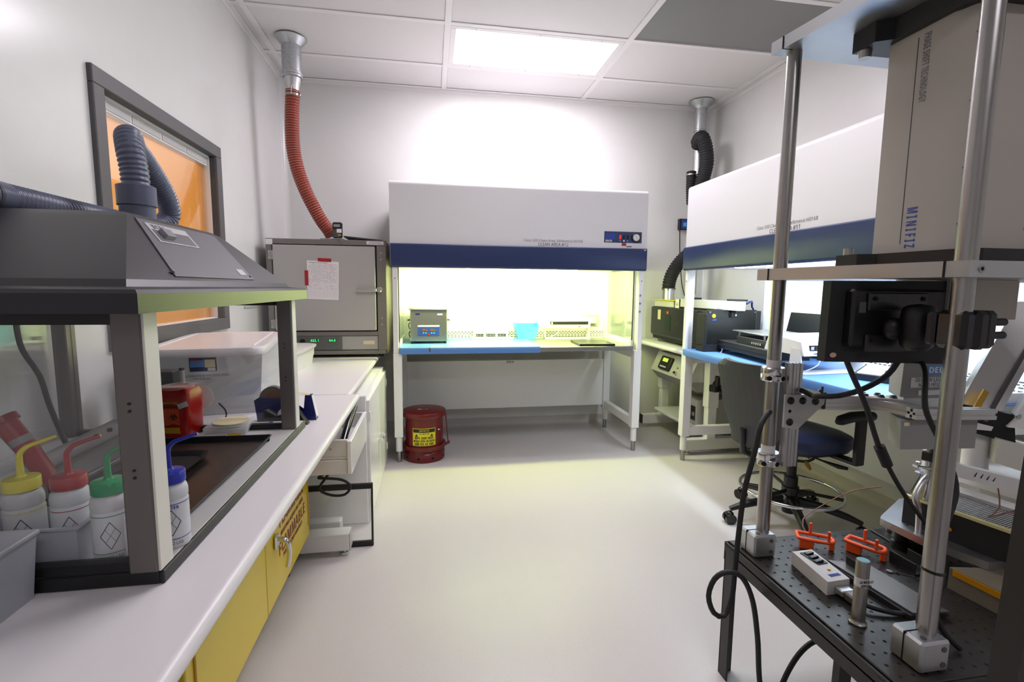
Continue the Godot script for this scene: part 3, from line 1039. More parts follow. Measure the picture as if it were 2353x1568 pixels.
	single("wall_strip", "short grey embossed strip fixed to the wall beside the oven", "strip", V(XL, 1.113, -3.42), sh().box(V(XL, 1.106, -3.55), V(XL + 0.006, 1.122, -3.31), 0.001), "light_grey")
	red_duct()


func log_image() -> void:
	var im := Image.create(256, 330, false, Image.FORMAT_RGBA8)
	im.fill(Color("#e6e2e4"))
	var r := RandomNumberGenerator.new()
	r.seed = 4
	im.fill_rect(Rect2i(14, 14, 150, 4), Color("#7d7a80"))
	for k in 26:
		var y := 30 + k * 11
		im.fill_rect(Rect2i(12, y, 232, 1), Color("#c3a3a8"))
		if k < 20:
			var x := 14
			while x < 236:
				var l := r.randi_range(8, 24)
				if r.randf() < (0.8 if k < 15 else 0.4):
					im.fill_rect(Rect2i(x, y - 6, mini(l, 238 - x), 2), Color("#8a8690") if r.randf() < 0.6 else Color("#a58489"))
				x += l + r.randi_range(4, 9)
	for x in [12, 60, 100, 136, 160, 185, 212, 243]:
		im.fill_rect(Rect2i(x, 26, 1, 280), Color("#c9b0b4"))
	var m := mat("log_print", "#ffffff", 0.7)
	m.albedo_texture = ImageTexture.create_from_image(im)


func red_duct() -> void:
	thing("exhaust_stack", "galvanised exhaust pipe with flared collar dropping from the ceiling above the oven", "duct", V(-0.906, YC - 0.004, -3.636))
	var c := V(-0.906, YC - 0.004, -3.636)
	part("ceiling_collar", sh().lathe(c, V(0, -1, 0), [[0.098, 0.0], [0.1, 0.004], [0.094, 0.008], [0.078, 0.03], [0.064, 0.045], [0.062, 0.05]], 36), "galvanised")
	part("pipe", sh().lathe(c, V(0, -1, 0), [[0.062, 0.03], [0.062, 0.225]], 32), "galvanised")
	part("seam_ring", sh().lathe(c, V(0, -1, 0), [[0.063, 0.218], [0.068, 0.222], [0.068, 0.232], [0.064, 0.236], [0.068, 0.24], [0.068, 0.252], [0.06, 0.256]], 32), "galvanised")
	part("reducer", sh().lathe(c, V(0, -1, 0), [[0.058, 0.25], [0.047, 0.295], [0.043, 0.318], [0.043, 0.345]], 32), "aluminium")
	part("cable_tie", sh().tube([c + V(0.01, -0.31, 0.046), c + V(0.004, -0.33, 0.052), c + V(0.002, -0.37, 0.05)], 0.0025, 6), "cuff_white")
	thing("flexible_duct", "ribbed brick-red flexible duct curving down to the oven", "duct", V(-0.70, 1.58, -3.70))
	var pts := [V(-0.906, 2.56, -3.636), V(-0.915, 2.44, -3.637), V(-0.921, 2.30, -3.64), V(-0.918, 2.17, -3.645), V(-0.892, 2.03, -3.65), V(-0.842, 1.885, -3.66), V(-0.775, 1.74, -3.68), V(-0.718, 1.65, -3.70), V(-0.696, 1.605, -3.71)]
	part("hose", sh().hose(pts, 0.044, 0.0025, 0.0155, 24), "silicone_red")
	var s := sh()
	var p := s.smooth(pts, 0.0026)
	var spine := []
	# spiral wire lying on the hose
	var up := V(1, 0, 0)
	for i in p.size():
		var t: Vector3 = (p[mini(i + 1, p.size() - 1)] - p[maxi(i - 1, 0)]).normalized()
		up = (up - t * up.dot(t)).normalized()
		spine.append([p[i], up, t.cross(up)])
	var wire := []
	var total := int(0.98 / 0.0155)
	for k in total * 14:
		var u := float(k) / (total * 14 - 1) * (spine.size() - 1)
		var i0 := int(u)
		var e = spine[i0]
		var e1 = spine[mini(i0 + 1, spine.size() - 1)]
		var c0: Vector3 = e[0].lerp(e1[0], u - i0)
		var a := TAU * k / 14.0
		wire.append(c0 + (e[1] * cos(a) + e[2] * sin(a)) * 0.0462)
	part("spiral_wire", s.sweep(wire, 0.0013, 4, false), "wire_pale")
	part("hose_clamp", sh().lathe(V(-0.908, 2.535, -3.636), V(0.01, -1, 0), [[0.044, 0], [0.048, 0.001], [0.048, 0.014], [0.044, 0.015]], 28).obox(V(-0.862, 2.526, -3.62), V(0.02, 0.014, 0.02), Basis(), 0.003), "steel")


func enclosure() -> void:
	var t := thing("fume_enclosure", "bench-top fume enclosure with charcoal hood, grey posts and glass sides", "fume hood", V(-0.80, 0.75, -1.3))
	var x0 := -1.14
	var x1 := -0.446
	var z0 := -1.79
	var z1 := -0.853
	# base board with black edge trim
	part("base_board", sh().box(V(x0, 0.7505, z0), V(x1 - 0.004, 0.775, z1 - 0.004), 0.002), "light_grey")
	part("edge_trim", sh().box(V(x1 - 0.008, 0.7505, z0 - 0.002), V(x1, 0.774, z1), 0.002).box(V(x0, 0.7505, z1 - 0.008), V(x1 - 0.008, 0.774, z1), 0.002).box(V(x0, 0.7505, z0 - 0.002), V(x1 - 0.008, 0.774, z0 + 0.006), 0.002), "black_plastic")
	# posts: square sections, pale inner faces
	for z in [z1 - 0.014, -1.70]:
		var s := sh()
		s.box(V(-0.494, 0.775, z - 0.022), V(-0.45, 1.215, z + 0.022), 0.003)
		var o := part("post", s, "anodised")
		part("post_insert", sh().box(V(-0.4505, 0.777, z - 0.020), V(-0.4465, 1.21, z + 0.020), 0.001), "cover_white", o)
		for y in [0.94, 0.952, 1.05, 1.062]:
			part("screw", sh().cyl(V(-0.474, y, z + 0.021), V(-0.474, y, z + 0.0235), 0.0025, -1, 6), "ink", o)
		var b := sh()
		b.box(V(x0, 0.775, z - 0.022), V(x0 + 0.04, 1.215, z + 0.022), 0.003)
		part("post", b, "anodised")
	# rubber sills and head bars along the sides
	for z in [z1 - 0.014, -1.70]:
		part("sill", sh().box(V(x0 + 0.04, 0.775, z - 0.012), V(-0.494, 0.792, z + 0.012), 0.002), "black_plastic")
		part("head_bar", sh().box(V(x0 + 0.04, 1.187, z - 0.012), V(-0.494, 1.215, z + 0.012), 0.002), "black_plastic")
		part("side_pane", sh().box(V(x0 + 0.04, 0.79, z - 0.003), V(-0.494, 1.19, z + 0.003)), "glass")
		part("gasket", sh().box(V(-0.4975, 0.79, z - 0.006), V(-0.4935, 1.19, z + 0.006)), "black_plastic")
	part("back_panel", sh().box(V(x0 + 0.004, 0.775, -1.68), V(x0 + 0.014, 1.20, z1 - 0.036)), "acrylic")
	# moulded hood: rim, skirt and sloping sides
	var yb := 1.207
	var yr := 1.243
	var R := [V(x0, 0, -1.80), V(-0.427, 0, -1.80), V(-0.427, 0, -0.80), V(x0, 0, -0.80)]
	var B := [V(x0, 0, -1.735), V(-0.468, 0, -1.735), V(-0.468, 0, -0.85), V(x0, 0, -0.85)]
	var T := [V(x0, 0, -1.58), V(-0.622, 0, -1.58), V(-0.622, 0, -1.15), V(x0, 0, -1.15)]
	var at := func(p: Vector3, y: float) -> Vector3: return V(p.x, y, p.z)
	var s := sh()
	var mid := V(-0.8, 1.3, -1.3)
	for i in 3:
		var j := i + 1
		s.quad(at.call(R[i], yb), at.call(R[j], yb), at.call(R[j], yr - 0.006), at.call(R[i], yr - 0.006), mid)
		var ri: Vector3 = R[i].lerp(B[i], 0.14)
		var rj: Vector3 = R[j].lerp(B[j], 0.14)
		s.quad(at.call(R[i], yr - 0.006), at.call(R[j], yr - 0.006), at.call(rj, yr), at.call(ri, yr), mid)
		s.quad(at.call(ri, yr), at.call(rj, yr), at.call(B[j], yr + 0.004), at.call(B[i], yr + 0.004), mid)
		var tt := 0.05
		var li: Vector3 = B[i].lerp(T[i], tt)
		var lj: Vector3 = B[j].lerp(T[j], tt)
		s.quad(at.call(B[i], yr + 0.004), at.call(B[j], yr + 0.004), at.call(lj, yr + 0.016), at.call(li, yr + 0.016), mid)
		var hi: Vector3 = B[i].lerp(T[i], 0.95)
		var hj: Vector3 = B[j].lerp(T[j], 0.95)
		s.quad(at.call(li, yr + 0.016), at.call(lj, yr + 0.016), at.call(hj, 1.392), at.call(hi, 1.392), mid)
		var ti: Vector3 = T[i].lerp(mid, 0.05)
		var tj: Vector3 = T[j].lerp(mid, 0.05)
		s.quad(at.call(hi, 1.392), at.call(hj, 1.392), at.call(tj, 1.402), at.call(ti, 1.402), mid)
	s.quad(V(x0, 1.402, -1.566), V(-0.631, 1.402, -1.566), V(-0.631, 1.402, -1.1575), V(x0, 1.402, -1.1575), mid)
	s.quad(at.call(R[0], yb), at.call(R[1], yb), at.call(R[2], yb), at.call(R[3], yb), mid)
	part("hood", s, "hood_top_charcoal")
	# screwed control plate on the front slope
	var pn := V(0.149, 0, 0).cross(V(0, 0, 1)).normalized()
	var slope := (V(-0.6143, 1.392, 0) - V(-0.476, 1.259, 0))
	var nrm := V(-slope.y, slope.x, 0).normalized()
	if nrm.x < 0:
		nrm = -nrm
	var o0 := V(-0.484, 1.2635, 0) + nrm * 0.001
	var pl := func(u: float, z: float, h: float) -> Vector3: return o0 + slope * u + V(0, 0, z) + nrm * h
	var P := [[0.0, -1.03], [0.0, -1.45], [0.93, -1.53], [0.93, -1.155]]
	var q := []
	for h in [0.0, 0.004]:
		for e in P:
			q.append(pl.call(e[0], e[1], h))
	var cp := part("control_plate", sh().hexa(q), "hood_panel_grey")
	for e in [[0.06, -1.035], [0.06, -1.443]]:
		part("screw", sh().cyl(pl.call(e[0], e[1], 0.003), pl.call(e[0], e[1], 0.008), 0.004, -1, 8), "chrome", cp)
	var quad_on := func(u0: float, u1: float, za: float, zb: float, sk: float, h0: float, h1: float) -> Sh:
		return sh().hexa([pl.call(u0, za, h0), pl.call(u0, zb, h0), pl.call(u1, zb - sk, h0), pl.call(u1, za - sk, h0), pl.call(u0, za, h1), pl.call(u0, zb, h1), pl.call(u1, zb - sk, h1), pl.call(u1, za - sk, h1)])
	part("switch_label", quad_on.call(0.54, 0.86, -1.135, -1.31, 0.03, 0.003, 0.0055), "light_grey", cp)
	part("label_field", quad_on.call(0.56, 0.75, -1.145, -1.303, 0.017, 0.005, 0.0062), "hood_panel_grey", cp)
	part("power_switch", quad_on.call(0.60, 0.73, -1.17, -1.207, 0.01, 0.005, 0.016), "switch_grey", cp)
	words("JECTEC", pl.call(0.805, -1.205, 0.006), V(0, 0, -1), slope, 0.012, "ink_grey", cp, false, 1.1, 700)
	part("rating_sticker", quad_on.call(0.08, 0.19, -1.385, -1.428, 0.008, 0.003, 0.005), "light_grey", cp)
	# things standing inside
	var y := 0.775
	thing("spill_tray", "large black anti-static tray with scuffed brown patches inside the fume enclosure", "tray", V(-0.64, y, -1.29))
	var ts := sh()
	var a := [V(-0.80, y + 0.001, -1.555), V(-0.50, y + 0.001, -1.555), V(-0.50, y + 0.001, -1.02), V(-0.80, y + 0.001, -1.02)]
	ts.box(V(-0.80, y, -1.555), V(-0.50, y + 0.004, -1.02), 0.002)
	part("tray_floor", ts, "tray_black")
	var rm := sh()
	for e in [[a[0], a[1], V(0, 0, -1)], [a[1], a[2], V(1, 0, 0)], [a[2], a[3], V(0, 0, 1)], [a[3], a[0], V(-1, 0, 0)]]:
		var dn: Vector3 = (e[1] - e[0]).normalized() * 0.006
		rm.hexa([e[0] - dn, e[1] + dn, e[1] + dn - e[2] * 0.004, e[0] - dn - e[2] * 0.004, e[0] - dn + e[2] * 0.012 + V(0, 0.018, 0), e[1] + dn + e[2] * 0.012 + V(0, 0.018, 0), e[1] + dn + e[2] * 0.008 + V(0, 0.018, 0), e[0] - dn + e[2] * 0.008 + V(0, 0.018, 0)])
	part("tray_rim", rm, "black_plastic")
	var lb := part("tray_label", sh().box(V(-0.715, y + 0.004, -1.571), V(-0.62, y + 0.022, -1.5665)), "light_grey")
	lb.rotation = V(0, 0, 0)
	words("McMASTER P/N 6862T22", V(-0.6675, y + 0.0165, -1.566), V(1, 0, 0), V(0, 1, 0), 0.0062, "ink_grey", lb)
	words("ANTI-STATIC TRAY", V(-0.6675, y + 0.0085, -1.566), V(1, 0, 0), V(0, 1, 0), 0.0062, "ink_grey", lb)
	thing("small_tray", "small black tray with rounded corners lying in the big spill tray", "tray", V(-0.70, y + 0.005, -1.33))
	part("tray", sh().loft(V(-0.70, y + 0.0045, -1.31), Vector2(0.085, 0.115), 6.0, [[0.0, 0.0], [0.012, 0.014], [0.013, 0.016], [0.010, 0.016], [-0.003, 0.004]], Basis(), 40), "black_matte")
	wash_bottle("squeeze wash bottle with yellow cap standing in the grey tub", V(-0.700, y + 0.004, -0.935), "yellow_plastic", 20.0)
	wash_bottle("squeeze wash bottle with dark red cap standing in the grey tub", V(-0.628, y + 0.004, -0.935), "red_plastic", 12.0)
	wash_bottle("squeeze wash bottle with green cap beside the enclosure glass", V(-0.553, y, -0.912), "green_plastic", 0.0)
	wash_bottle("white squeeze wash bottle with blue cap in front of the black tray", V(-0.474, y, -0.945), "blue_cap", 5.0)
	thing("grey_tub", "shallow translucent grey tub holding two wash bottles", "tub", V(-0.68, y, -0.925))
	var gt := sh()
	for e in [[V(-0.76, y, -0.888), V(-0.59, y + 0.07, -0.885)], [V(-0.76, y, -0.978), V(-0.59, y + 0.07, -0.975)], [V(-0.593, y, -0.975), V(-0.59, y + 0.07, -0.888)], [V(-0.76, y, -0.975), V(-0.757, y + 0.07, -0.888)], [V(-0.757, y, -0.975), V(-0.593, y + 0.003, -0.888)]]:
		gt.box(e[0], e[1])
	part("walls", gt, "tub_grey")
	part("rim", sh().box(V(-0.765, y + 0.066, -0.886), V(-0.585, y + 0.071, -0.881), 0.001).box(V(-0.591, y + 0.066, -0.98), V(-0.585, y + 0.071, -0.886), 0.001), "tub_grey")
	thing("sample_jar", "small white jar with clear screw cap beside the front post", "jar", V(-0.507, y, -0.892))
	part("jar", sh().lathe(V(-0.505, y, -0.893), V(0, 1, 0), [[0.0, 0], [0.016, 0.0], [0.0165, 0.002], [0.0165, 0.082], [0.012, 0.087]], 20), "white_paint")
	part("cap", sh().lathe(V(-0.505, y + 0.087, -0.893), V(0, 1, 0), [[0.0125, 0], [0.0125, 0.02], [0.0, 0.02]], 20), "dish_clear")
	single("parts_bin", "pale grey plastic bin corner standing before the enclosure glass", "bin", V(-0.66, 0.75, -0.82), sh().hexa([V(-0.74, 0.7505, -0.845), V(-0.632, 0.7505, -0.845), V(-0.632, 0.7505, -0.72), V(-0.74, 0.7505, -0.72), V(-0.75, 0.855, -0.848), V(-0.622, 0.855, -0.848), V(-0.622, 0.855, -0.71), V(-0.75, 0.855, -0.71)]).box(V(-0.76, 0.855, -0.85), V(-0.617, 0.863, -0.70), 0.002), "tub_grey")
	# lamp arm and red clamp lying across the back
	thing("lamp_arm", "off-white tubular lamp arm lying across the enclosure", "lamp arm", V(-0.82, y + 0.02, -1.2))
	part("tube", sh().sweep([V(-0.93, 0.815, -1.20), V(-0.705, 0.93, -1.21), V(-0.692, 0.936, -1.21)], [0.018, 0.018, 0.012], 16), "powder_white")
	part("base_bar", sh().obox(V(-0.80, 0.835, -1.235), V(0.27, 0.05, 0.02), Basis(V(0, 0, 1), 0.47), 0.004), "light_grey")
	part("support", sh().box(V(-0.93, y, -1.23), V(-0.905, 0.81, -1.19), 0.003), "light_grey")
	for u in [0.86, 0.98]:
		part("screw", sh().cyl(V(-0.93 + 0.225 * u, 0.815 + 0.115 * u, -1.19), V(-0.93 + 0.225 * u, 0.815 + 0.115 * u, -1.186), 0.005, -1, 10), "ink")
	thing("glue_gun", "red plastic plunger tool leaning behind the wash bottles", "tool", V(-0.77, y, -1.10))
	part("barrel", sh().sweep([V(-0.835, 0.978, -1.09), V(-0.802, 0.925, -1.09), V(-0.772, 0.868, -1.09), V(-0.765, 0.84, -1.09)], [0.02, 0.0185, 0.017, 0.006], 16), "red_plastic")
	part("flange", sh().cyl(V(-0.841, 0.985, -1.09), V(-0.834, 0.974, -1.09), 0.026), "red_plastic")
	part("band", sh().cyl(V(-0.813, 0.944, -1.09), V(-0.806, 0.932, -1.09), 0.0192), "mid_grey")
	part("tip", sh().cyl(V(-0.768, 0.85, -1.09), V(-0.752, y + 0.002, -1.09), 0.005, 0.008), "black_plastic")
	single("black_cable", "black cable hanging inside the fume enclosure", "cable", V(-1.05, y, -1.5), sh().tube([V(-1.096, 1.20, -1.5), V(-1.097, 1.13, -1.5), V(-1.088, 1.07, -1.5), V(-1.055, 1.003, -1.5), V(-1.040, 0.93, -1.5), V(-1.022, 0.86, -1.5), V(-0.99, 0.785, -1.49)], 0.0065, 8), "black_rubber")
	sharps(y)
	thing("sample_dishes", "stack of clear square plastic sample dishes at the back of the enclosure", "dishes", V(-0.655, y, -1.68))
	for k in 3:
		var c := V(-0.655 + 0.004 * k, y + 0.001 + 0.0115 * k, -1.665 - 0.004 * k)
		part("dish", sh().obox(c + V(0, 0.005, 0), V(0.125, 0.010, 0.125), Basis(V(0, 1, 0), 0.2 - 0.05 * k), 0.002), "dish_clear")
	part("filter_disc", sh().cyl(V(-0.648, y + 0.0355, -1.675), V(-0.648, y + 0.0385, -1.675), 0.052, -1, 32), "paper_cream")
	part("amber_strip", sh().obox(V(-0.64, y + 0.007, -1.605), V(0.09, 0.008, 0.006), Basis(V(0, 1, 0), 0.2)), "label_amber")
	thing("felt_pen", "grey felt pen with blue end lying by the enclosure post", "pen", V(-0.57, y + 0.008, -1.72))
	part("barrel", sh().cyl(V(-0.610, y + 0.0085, -1.715), V(-0.545, y + 0.0085, -1.722), 0.008), "mid_grey")
	part("cap", sh().cyl(V(-0.545, y + 0.0085, -1.722), V(-0.534, y + 0.0085, -1.723), 0.0082), "blue_cap")
	vent_hose()


func sharps(y: float) -> void:
	thing("sharps_container", "bright red sharps container with clear lid and biohazard mark", "container", V(-0.79, y, -1.665))
	part("body", sh().loft(V(-0.79, y, -1.675), Vector2(0.044, 0.044), 7.0, [[-0.003, 0.0], [0.0, 0.004], [0.003, 0.10], [0.003, 0.135], [-0.006, 0.152], [-0.012, 0.156]], Basis(V(0, 1, 0), -0.12), 40), "sharps_red")
	part("lid", sh().lathe(V(-0.795, y + 0.150, -1.672), V(0, 1, 0), [[0.044, 0.0], [0.048, 0.004], [0.046, 0.010], [0.03, 0.012], [0.028, 0.006], [0.0, 0.006]], 32), "dish_clear")
	part("hinged_cover", sh().loft(V(-0.752, y + 0.108, -1.73), Vector2(0.037, 0.04), 2.0, [[-0.004, -0.003], [0.0, 0.0], [-0.004, 0.003]], Basis(V(1, 0, 0), PI / 2), 32), "dish_clear")
	var q := Basis(V(0, 1, 0), -0.12)
	var o := V(-0.79, y, -1.675)
	var lab := func(a: float, b: float, y0: float, y1: float, m: String, off: float) -> MeshInstance3D:
		return part("label", sh().hexa([o + q * V(a, y0, 0.0445), o + q * V(b, y0, 0.0445), o + q * V(b, y0, 0.0448 + off), o + q * V(a, y0, 0.0448 + off), o + q * V(a, y1, 0.0475), o + q * V(b, y1, 0.0475), o + q * V(b, y1, 0.0478 + off), o + q * V(a, y1, 0.0478 + off)]), m)
	lab.call(-0.034, 0.018, 0.094, 0.114, "label_amber", 0.0002)
	lab.call(-0.030, 0.020, 0.014, 0.034, "label_amber", 0.0002)
	lab.call(-0.032, 0.020, 0.036, 0.092, "label_orange", 0.0)
	words("DANGER", o + q * V(-0.008, 0.107, 0.0482), q.x, V(0, 1, 0), 0.006, "ink")
	words("USED NEEDLES", o + q * V(-0.008, 0.099, 0.0481), q.x, V(0, 1, 0), 0.005, "ink")
	# three-armed biohazard mark from rings
	var s := sh()
	for k in 3:
		var a := PI / 2 + TAU * k / 3
		var c := V(0.002 + 0.007 * cos(a), 0.067 + 0.007 * sin(a), 0.0474)
		var pts := []
		for i in 13:
			var b := a + 0.5 + (TAU - 1.0) * i / 12
			pts.append(o + q * (c + V(0.0062 * cos(b), 0.0062 * sin(b), 0)))
		s.sweep(pts, 0.0009, 5)
	var ring := []
	for i in 21:
		ring.append(o + q * (V(0.002, 0.067, 0.0474) + V(0.0065 * cos(TAU * i / 20), 0.0065 * sin(TAU * i / 20), 0)))
	s.sweep(ring, 0.0006, 5)
	part("biohazard_mark", s, "ink")
	part("tag", sh().obox(o + q * V(0.034, 0.105, 0.049), V(0.03, 0.016, 0.001), q * Basis(V(0, 0, 1), 0.35)), "paper")


func wash_bottle(label: String, at: Vector3, cap: String, yaw: float) -> void:
	turned("wash_bottle", label, "bottle", at, yaw)
	part("body", sh().lathe(Vector3.ZERO, V(0, 1, 0), [[0.0, 0.0], [0.026, 0.0], [0.0275, 0.002], [0.028, 0.006], [0.028, 0.086], [0.0265, 0.09], [0.028, 0.094], [0.028, 0.104], [0.026, 0.112], [0.022, 0.117], [0.020, 0.119], [0.020, 0.123]], 28), "bottle_milk")
	part("cap", sh().lathe(V(0, 0.1185, 0), V(0, 1, 0), [[0.024, 0.0], [0.0255, 0.001], [0.0255, 0.019], [0.0245, 0.021], [0.008, 0.0225], [0.006, 0.026], [0.0, 0.026]], 28), cap)
	var sp := sh().smooth([V(0, 0.14, 0), V(0, 0.17, 0), V(0.002, 0.182, 0), V(0.010, 0.191, 0), V(0.022, 0.196, 0), V(0.05, 0.205, 0)], 0.006)
	var sr := []
	for i in sp.size():
		sr.append(lerpf(0.0056, 0.0026, float(i) / sp.size()))
	part("spout", sh().sweep(sp, sr, 12), cap)
	# printed diamond outline and two coloured lines round the body
	for yy in [[0.083, "a"], [0.018, "b"]]:
		part("print_line", sh().lathe(V(0, yy[0], 0), V(0, 1, 0), [[0.0283, 0], [0.0283, 0.0014]], 28), cap)
	var q := Basis(V(0, 1, 0), deg_to_rad(-yaw + 25.0))
	var s := sh()
	var c := [Vector2(0, 0.074), Vector2(0.014, 0.05), Vector2(0, 0.026), Vector2(-0.014, 0.05)]
	var wrap := func(p: Vector2) -> Vector3: return q * V(sin(p.x / 0.028) * 0.0283, p.y, cos(p.x / 0.028) * 0.0283)
	for k in 4:
		var l := []
		for i in 7:
			l.append(wrap.call(c[k].lerp(c[(k + 1) % 4], i / 6.0)))
		s.sweep(l, 0.0006, 4)
	for e in [[0.5, 2.5], [1.5, 3.5]]:
		var a: Vector2 = c[int(e[0])].lerp(c[int(e[0]) + 1], 0.5)
		var b: Vector2 = c[int(e[1])].lerp(c[(int(e[1]) + 1) % 4], 0.5)
		var l := []
		for i in 7:
			l.append(wrap.call(a.lerp(b, i / 6.0)))
		s.sweep(l, 0.0003, 4)
	part("hazard_diamond", s, "ink")
	if cap == "blue_cap":
		words("WATER", q * V(0, 0.0785, 0.0284), q.x, V(0, 1, 0), 0.006, "ink_blue", null, false, 0.9, 700)
	words("NANO LAB", q * V(0, 0.012, 0.0284), q.x, V(0, 1, 0), 0.0055, "ink_grey", null, false, 0.9)


func vent_hose() -> void:
	var y := 1.402
	thing("exhaust_hose", "blue-grey ribbed exhaust hose looping up from the fume enclosure hood", "hose", V(-0.75, y, -1.435))
	var c := V(-0.75, y, -1.435)
	part("socket", sh().lathe(c, V(0, 1, 0), [[0.039, 0.0], [0.039, 0.055], [0.036, 0.056]], 32), "pvc_grey")
	part("cuff", sh().lathe(c + V(0, 0.05, 0), V(0, 1, 0), [[0.040, 0.0], [0.043, 0.001], [0.043, 0.05], [0.040, 0.052], [0.034, 0.052]], 32), "pvc_grey")
	var pts := [c + V(0, 0.10, 0.0), V(-0.752, 1.54, -1.437), V(-0.762, 1.595, -1.445), V(-0.785, 1.638, -1.485), V(-0.815, 1.63, -1.56), V(-0.835, 1.605, -1.66), V(-0.85, 1.545, -1.78), V(-0.86, 1.487, -1.83), V(-0.875, 1.448, -1.80), V(-0.89, 1.436, -1.72), V(-0.90, 1.434, -1.60), V(-0.905, 1.434, -1.45), V(-0.90, 1.433, -1.28), V(-0.90, 1.433, -1.215)]
	part("hose", sh().hose(pts, 0.0305, 0.0016, 0.0125, 22), "pvc_grey")
	part("joint", sh().sweep([V(-0.90, 1.433, -1.225), V(-0.897, 1.433, -1.16)], 0.0325, 22), "pvc_grey")
	part("joint_ring", sh().sweep([V(-0.898, 1.433, -1.188), V(-0.8975, 1.433, -1.18)], 0.0335, 22), "dark_grey")
	part("hose", sh().hose([V(-0.897, 1.433, -1.165), V(-0.89, 1.433, -0.95), V(-0.90, 1.45, -0.75), V(-0.95, 1.55, -0.5), V(-1.05, 1.9, -0.4), V(-1.08, 2.5, -0.4), V(-1.08, 2.893, -0.4)], 0.0305, 0.0016, 0.0125, 18), "pvc_grey")


func bench_clutter() -> void:
	# clear storage box with white lid
	turned("storage_box", "clear plastic storage box with a white lid on the workbench behind the enclosure", "box", V(-0.915, 0.75, -2.33), 10.0)
	var w := sh()
	for e in [[-1, 0], [1, 0], [0, -1], [0, 1]]:
		var hx := 0.185
		var hz := 0.33
		var k := 1.10
		if e[0] != 0:
			var s: float = e[0]
			w.hexa([V(s * hx, 0.002, -hz), V(s * hx, 0.002, hz), V(s * (hx - 0.004), 0.002, hz), V(s * (hx - 0.004), 0.002, -hz), V(s * hx * k, 0.235, -hz * 1.05), V(s * hx * k, 0.235, hz * 1.05), V(s * (hx * k - 0.004), 0.235, hz * 1.05), V(s * (hx * k - 0.004), 0.235, -hz * 1.05)])
		else:
			var s: float = e[1]
			w.hexa([V(-hx, 0.002, s * hz), V(hx, 0.002, s * hz), V(hx, 0.002, s * (hz - 0.004)), V(-hx, 0.002, s * (hz - 0.004)), V(-hx * k, 0.235, s * hz * 1.05), V(hx * k, 0.235, s * hz * 1.05), V(hx * k, 0.235, s * (hz * 1.05 - 0.004)), V(-hx * k, 0.235, s * (hz * 1.05 - 0.004))])
	w.box(V(-0.185, 0.002, -0.33), V(0.185, 0.008, 0.33))
	part("walls", w, "bin_clear")
	part("lid", sh().loft(V(0, 0.232, 0), Vector2(0.20, 0.345), 9.0, [[0.012, 0.0], [0.014, 0.006], [0.013, 0.022], [0.008, 0.03], [-0.012, 0.034], [-0.02, 0.031]], Basis(), 48), "laminate")
	part("lid_rib", sh().box(V(-0.17, 0.262, -0.30), V(-0.162, 0.267, 0.30), 0.002).box(V(0.162, 0.262, -0.30), V(0.17, 0.267, 0.30), 0.002), "white_paint")
	var st := part("product_label", sh().hexa([V(-0.045, 0.175, 0.3425), V(0.045, 0.175, 0.3425), V(0.045, 0.175, 0.3432), V(-0.045, 0.175, 0.3432), V(-0.045, 0.228, 0.3462), V(0.045, 0.228, 0.3462), V(0.045, 0.228, 0.347), V(-0.045, 0.228, 0.347)]), "cabinet_navy")
	part("picture", sh().box(V(-0.042, 0.192, 0.3445), V(0.01, 0.218, 0.3466)), "mat_blue", st)
	part("picture", sh().box(V(0.006, 0.190, 0.3448), V(0.040, 0.22, 0.3469)), "paper_cream", st)
	part("logo_oval", sh().box(V(-0.04, 0.219, 0.346), V(-0.014, 0.226, 0.3475)), "red_tape", st)
	part("bar_code", sh().box(V(0.014, 0.177, 0.3435), V(0.04, 0.188, 0.3445)), "ink_white", st)
	words("LASER LAMINATED W/ POLISHED EDGE", V(-0.005, 0.158, 0.3428), V(1, 0, 0), V(0, 1, 0), 0.0085, "ink_grey", null, false, 0.85, 700)
	words("P/N 934DTBD", V(-0.005, 0.146, 0.342), V(1, 0, 0), V(0, 1, 0), 0.0085, "ink_grey", null, false, 0.85, 700)
	part("papers", sh().box(V(-0.14, 0.009, -0.28), V(0.15, 0.045, 0.24), 0.004), "paper")
	part("blue_folder", sh().obox(V(0.10, 0.055, 0.05), V(0.12, 0.015, 0.3), Basis(V(0, 0, 1), 0.25), 0.003), "mat_blue")
	# shallow white box nearer the oven
	turned("shallow_box", "shallow white plastic box with a flared lid beside the oven", "box", V(-0.945, 0.75, -3.12), -3.0)
	part("walls", sh().loft(V(0, 0, 0), Vector2(0.17, 0.25), 8.0, [[0.0, 0.001], [0.006, 0.05], [0.01, 0.06], [0.012, 0.10]], Basis(), 40), "powder_white")
	part("lid", sh().loft(V(0, 0.098, 0), Vector2(0.19, 0.27), 5.0, [[-0.004, 0.0], [0.012, 0.016], [0.014, 0.026], [0.002, 0.029], [-0.02, 0.026]], Basis(), 44), "laminate")
	# tape dispensers
	var y := 0.7505
	thing("tape_dispenser", "navy blue desk tape dispenser with a large roll beside the clear box", "tape dispenser", V(-0.56, y, -1.90))
	for s in [-1.0, 1.0]:
		var pr := [Vector2(-0.075, 0.0), Vector2(0.11, 0.0), Vector2(0.115, 0.03), Vector2(0.08, 0.035), Vector2(0.05, 0.06), Vector2(0.03, 0.085), Vector2(-0.07, 0.09), Vector2(-0.085, 0.08)]
		part("side", sh().prism(pr, V(-0.56, y, -1.90 + s * 0.016), V(1, 0, 0), V(0, 1, 0), 0.003 * s), "blue_navy")
	part("base", sh().box(V(-0.63, y, -1.915), V(-0.45, y + 0.02, -1.885), 0.003), "blue_navy")
	part("tape_roll", sh().lathe(V(-0.583, y + 0.085, -1.913), V(0, 0, 1), [[0.028, 0], [0.045, 0.0], [0.045, 0.026], [0.028, 0.026], [0.028, 0.0]], 32), "anodised")
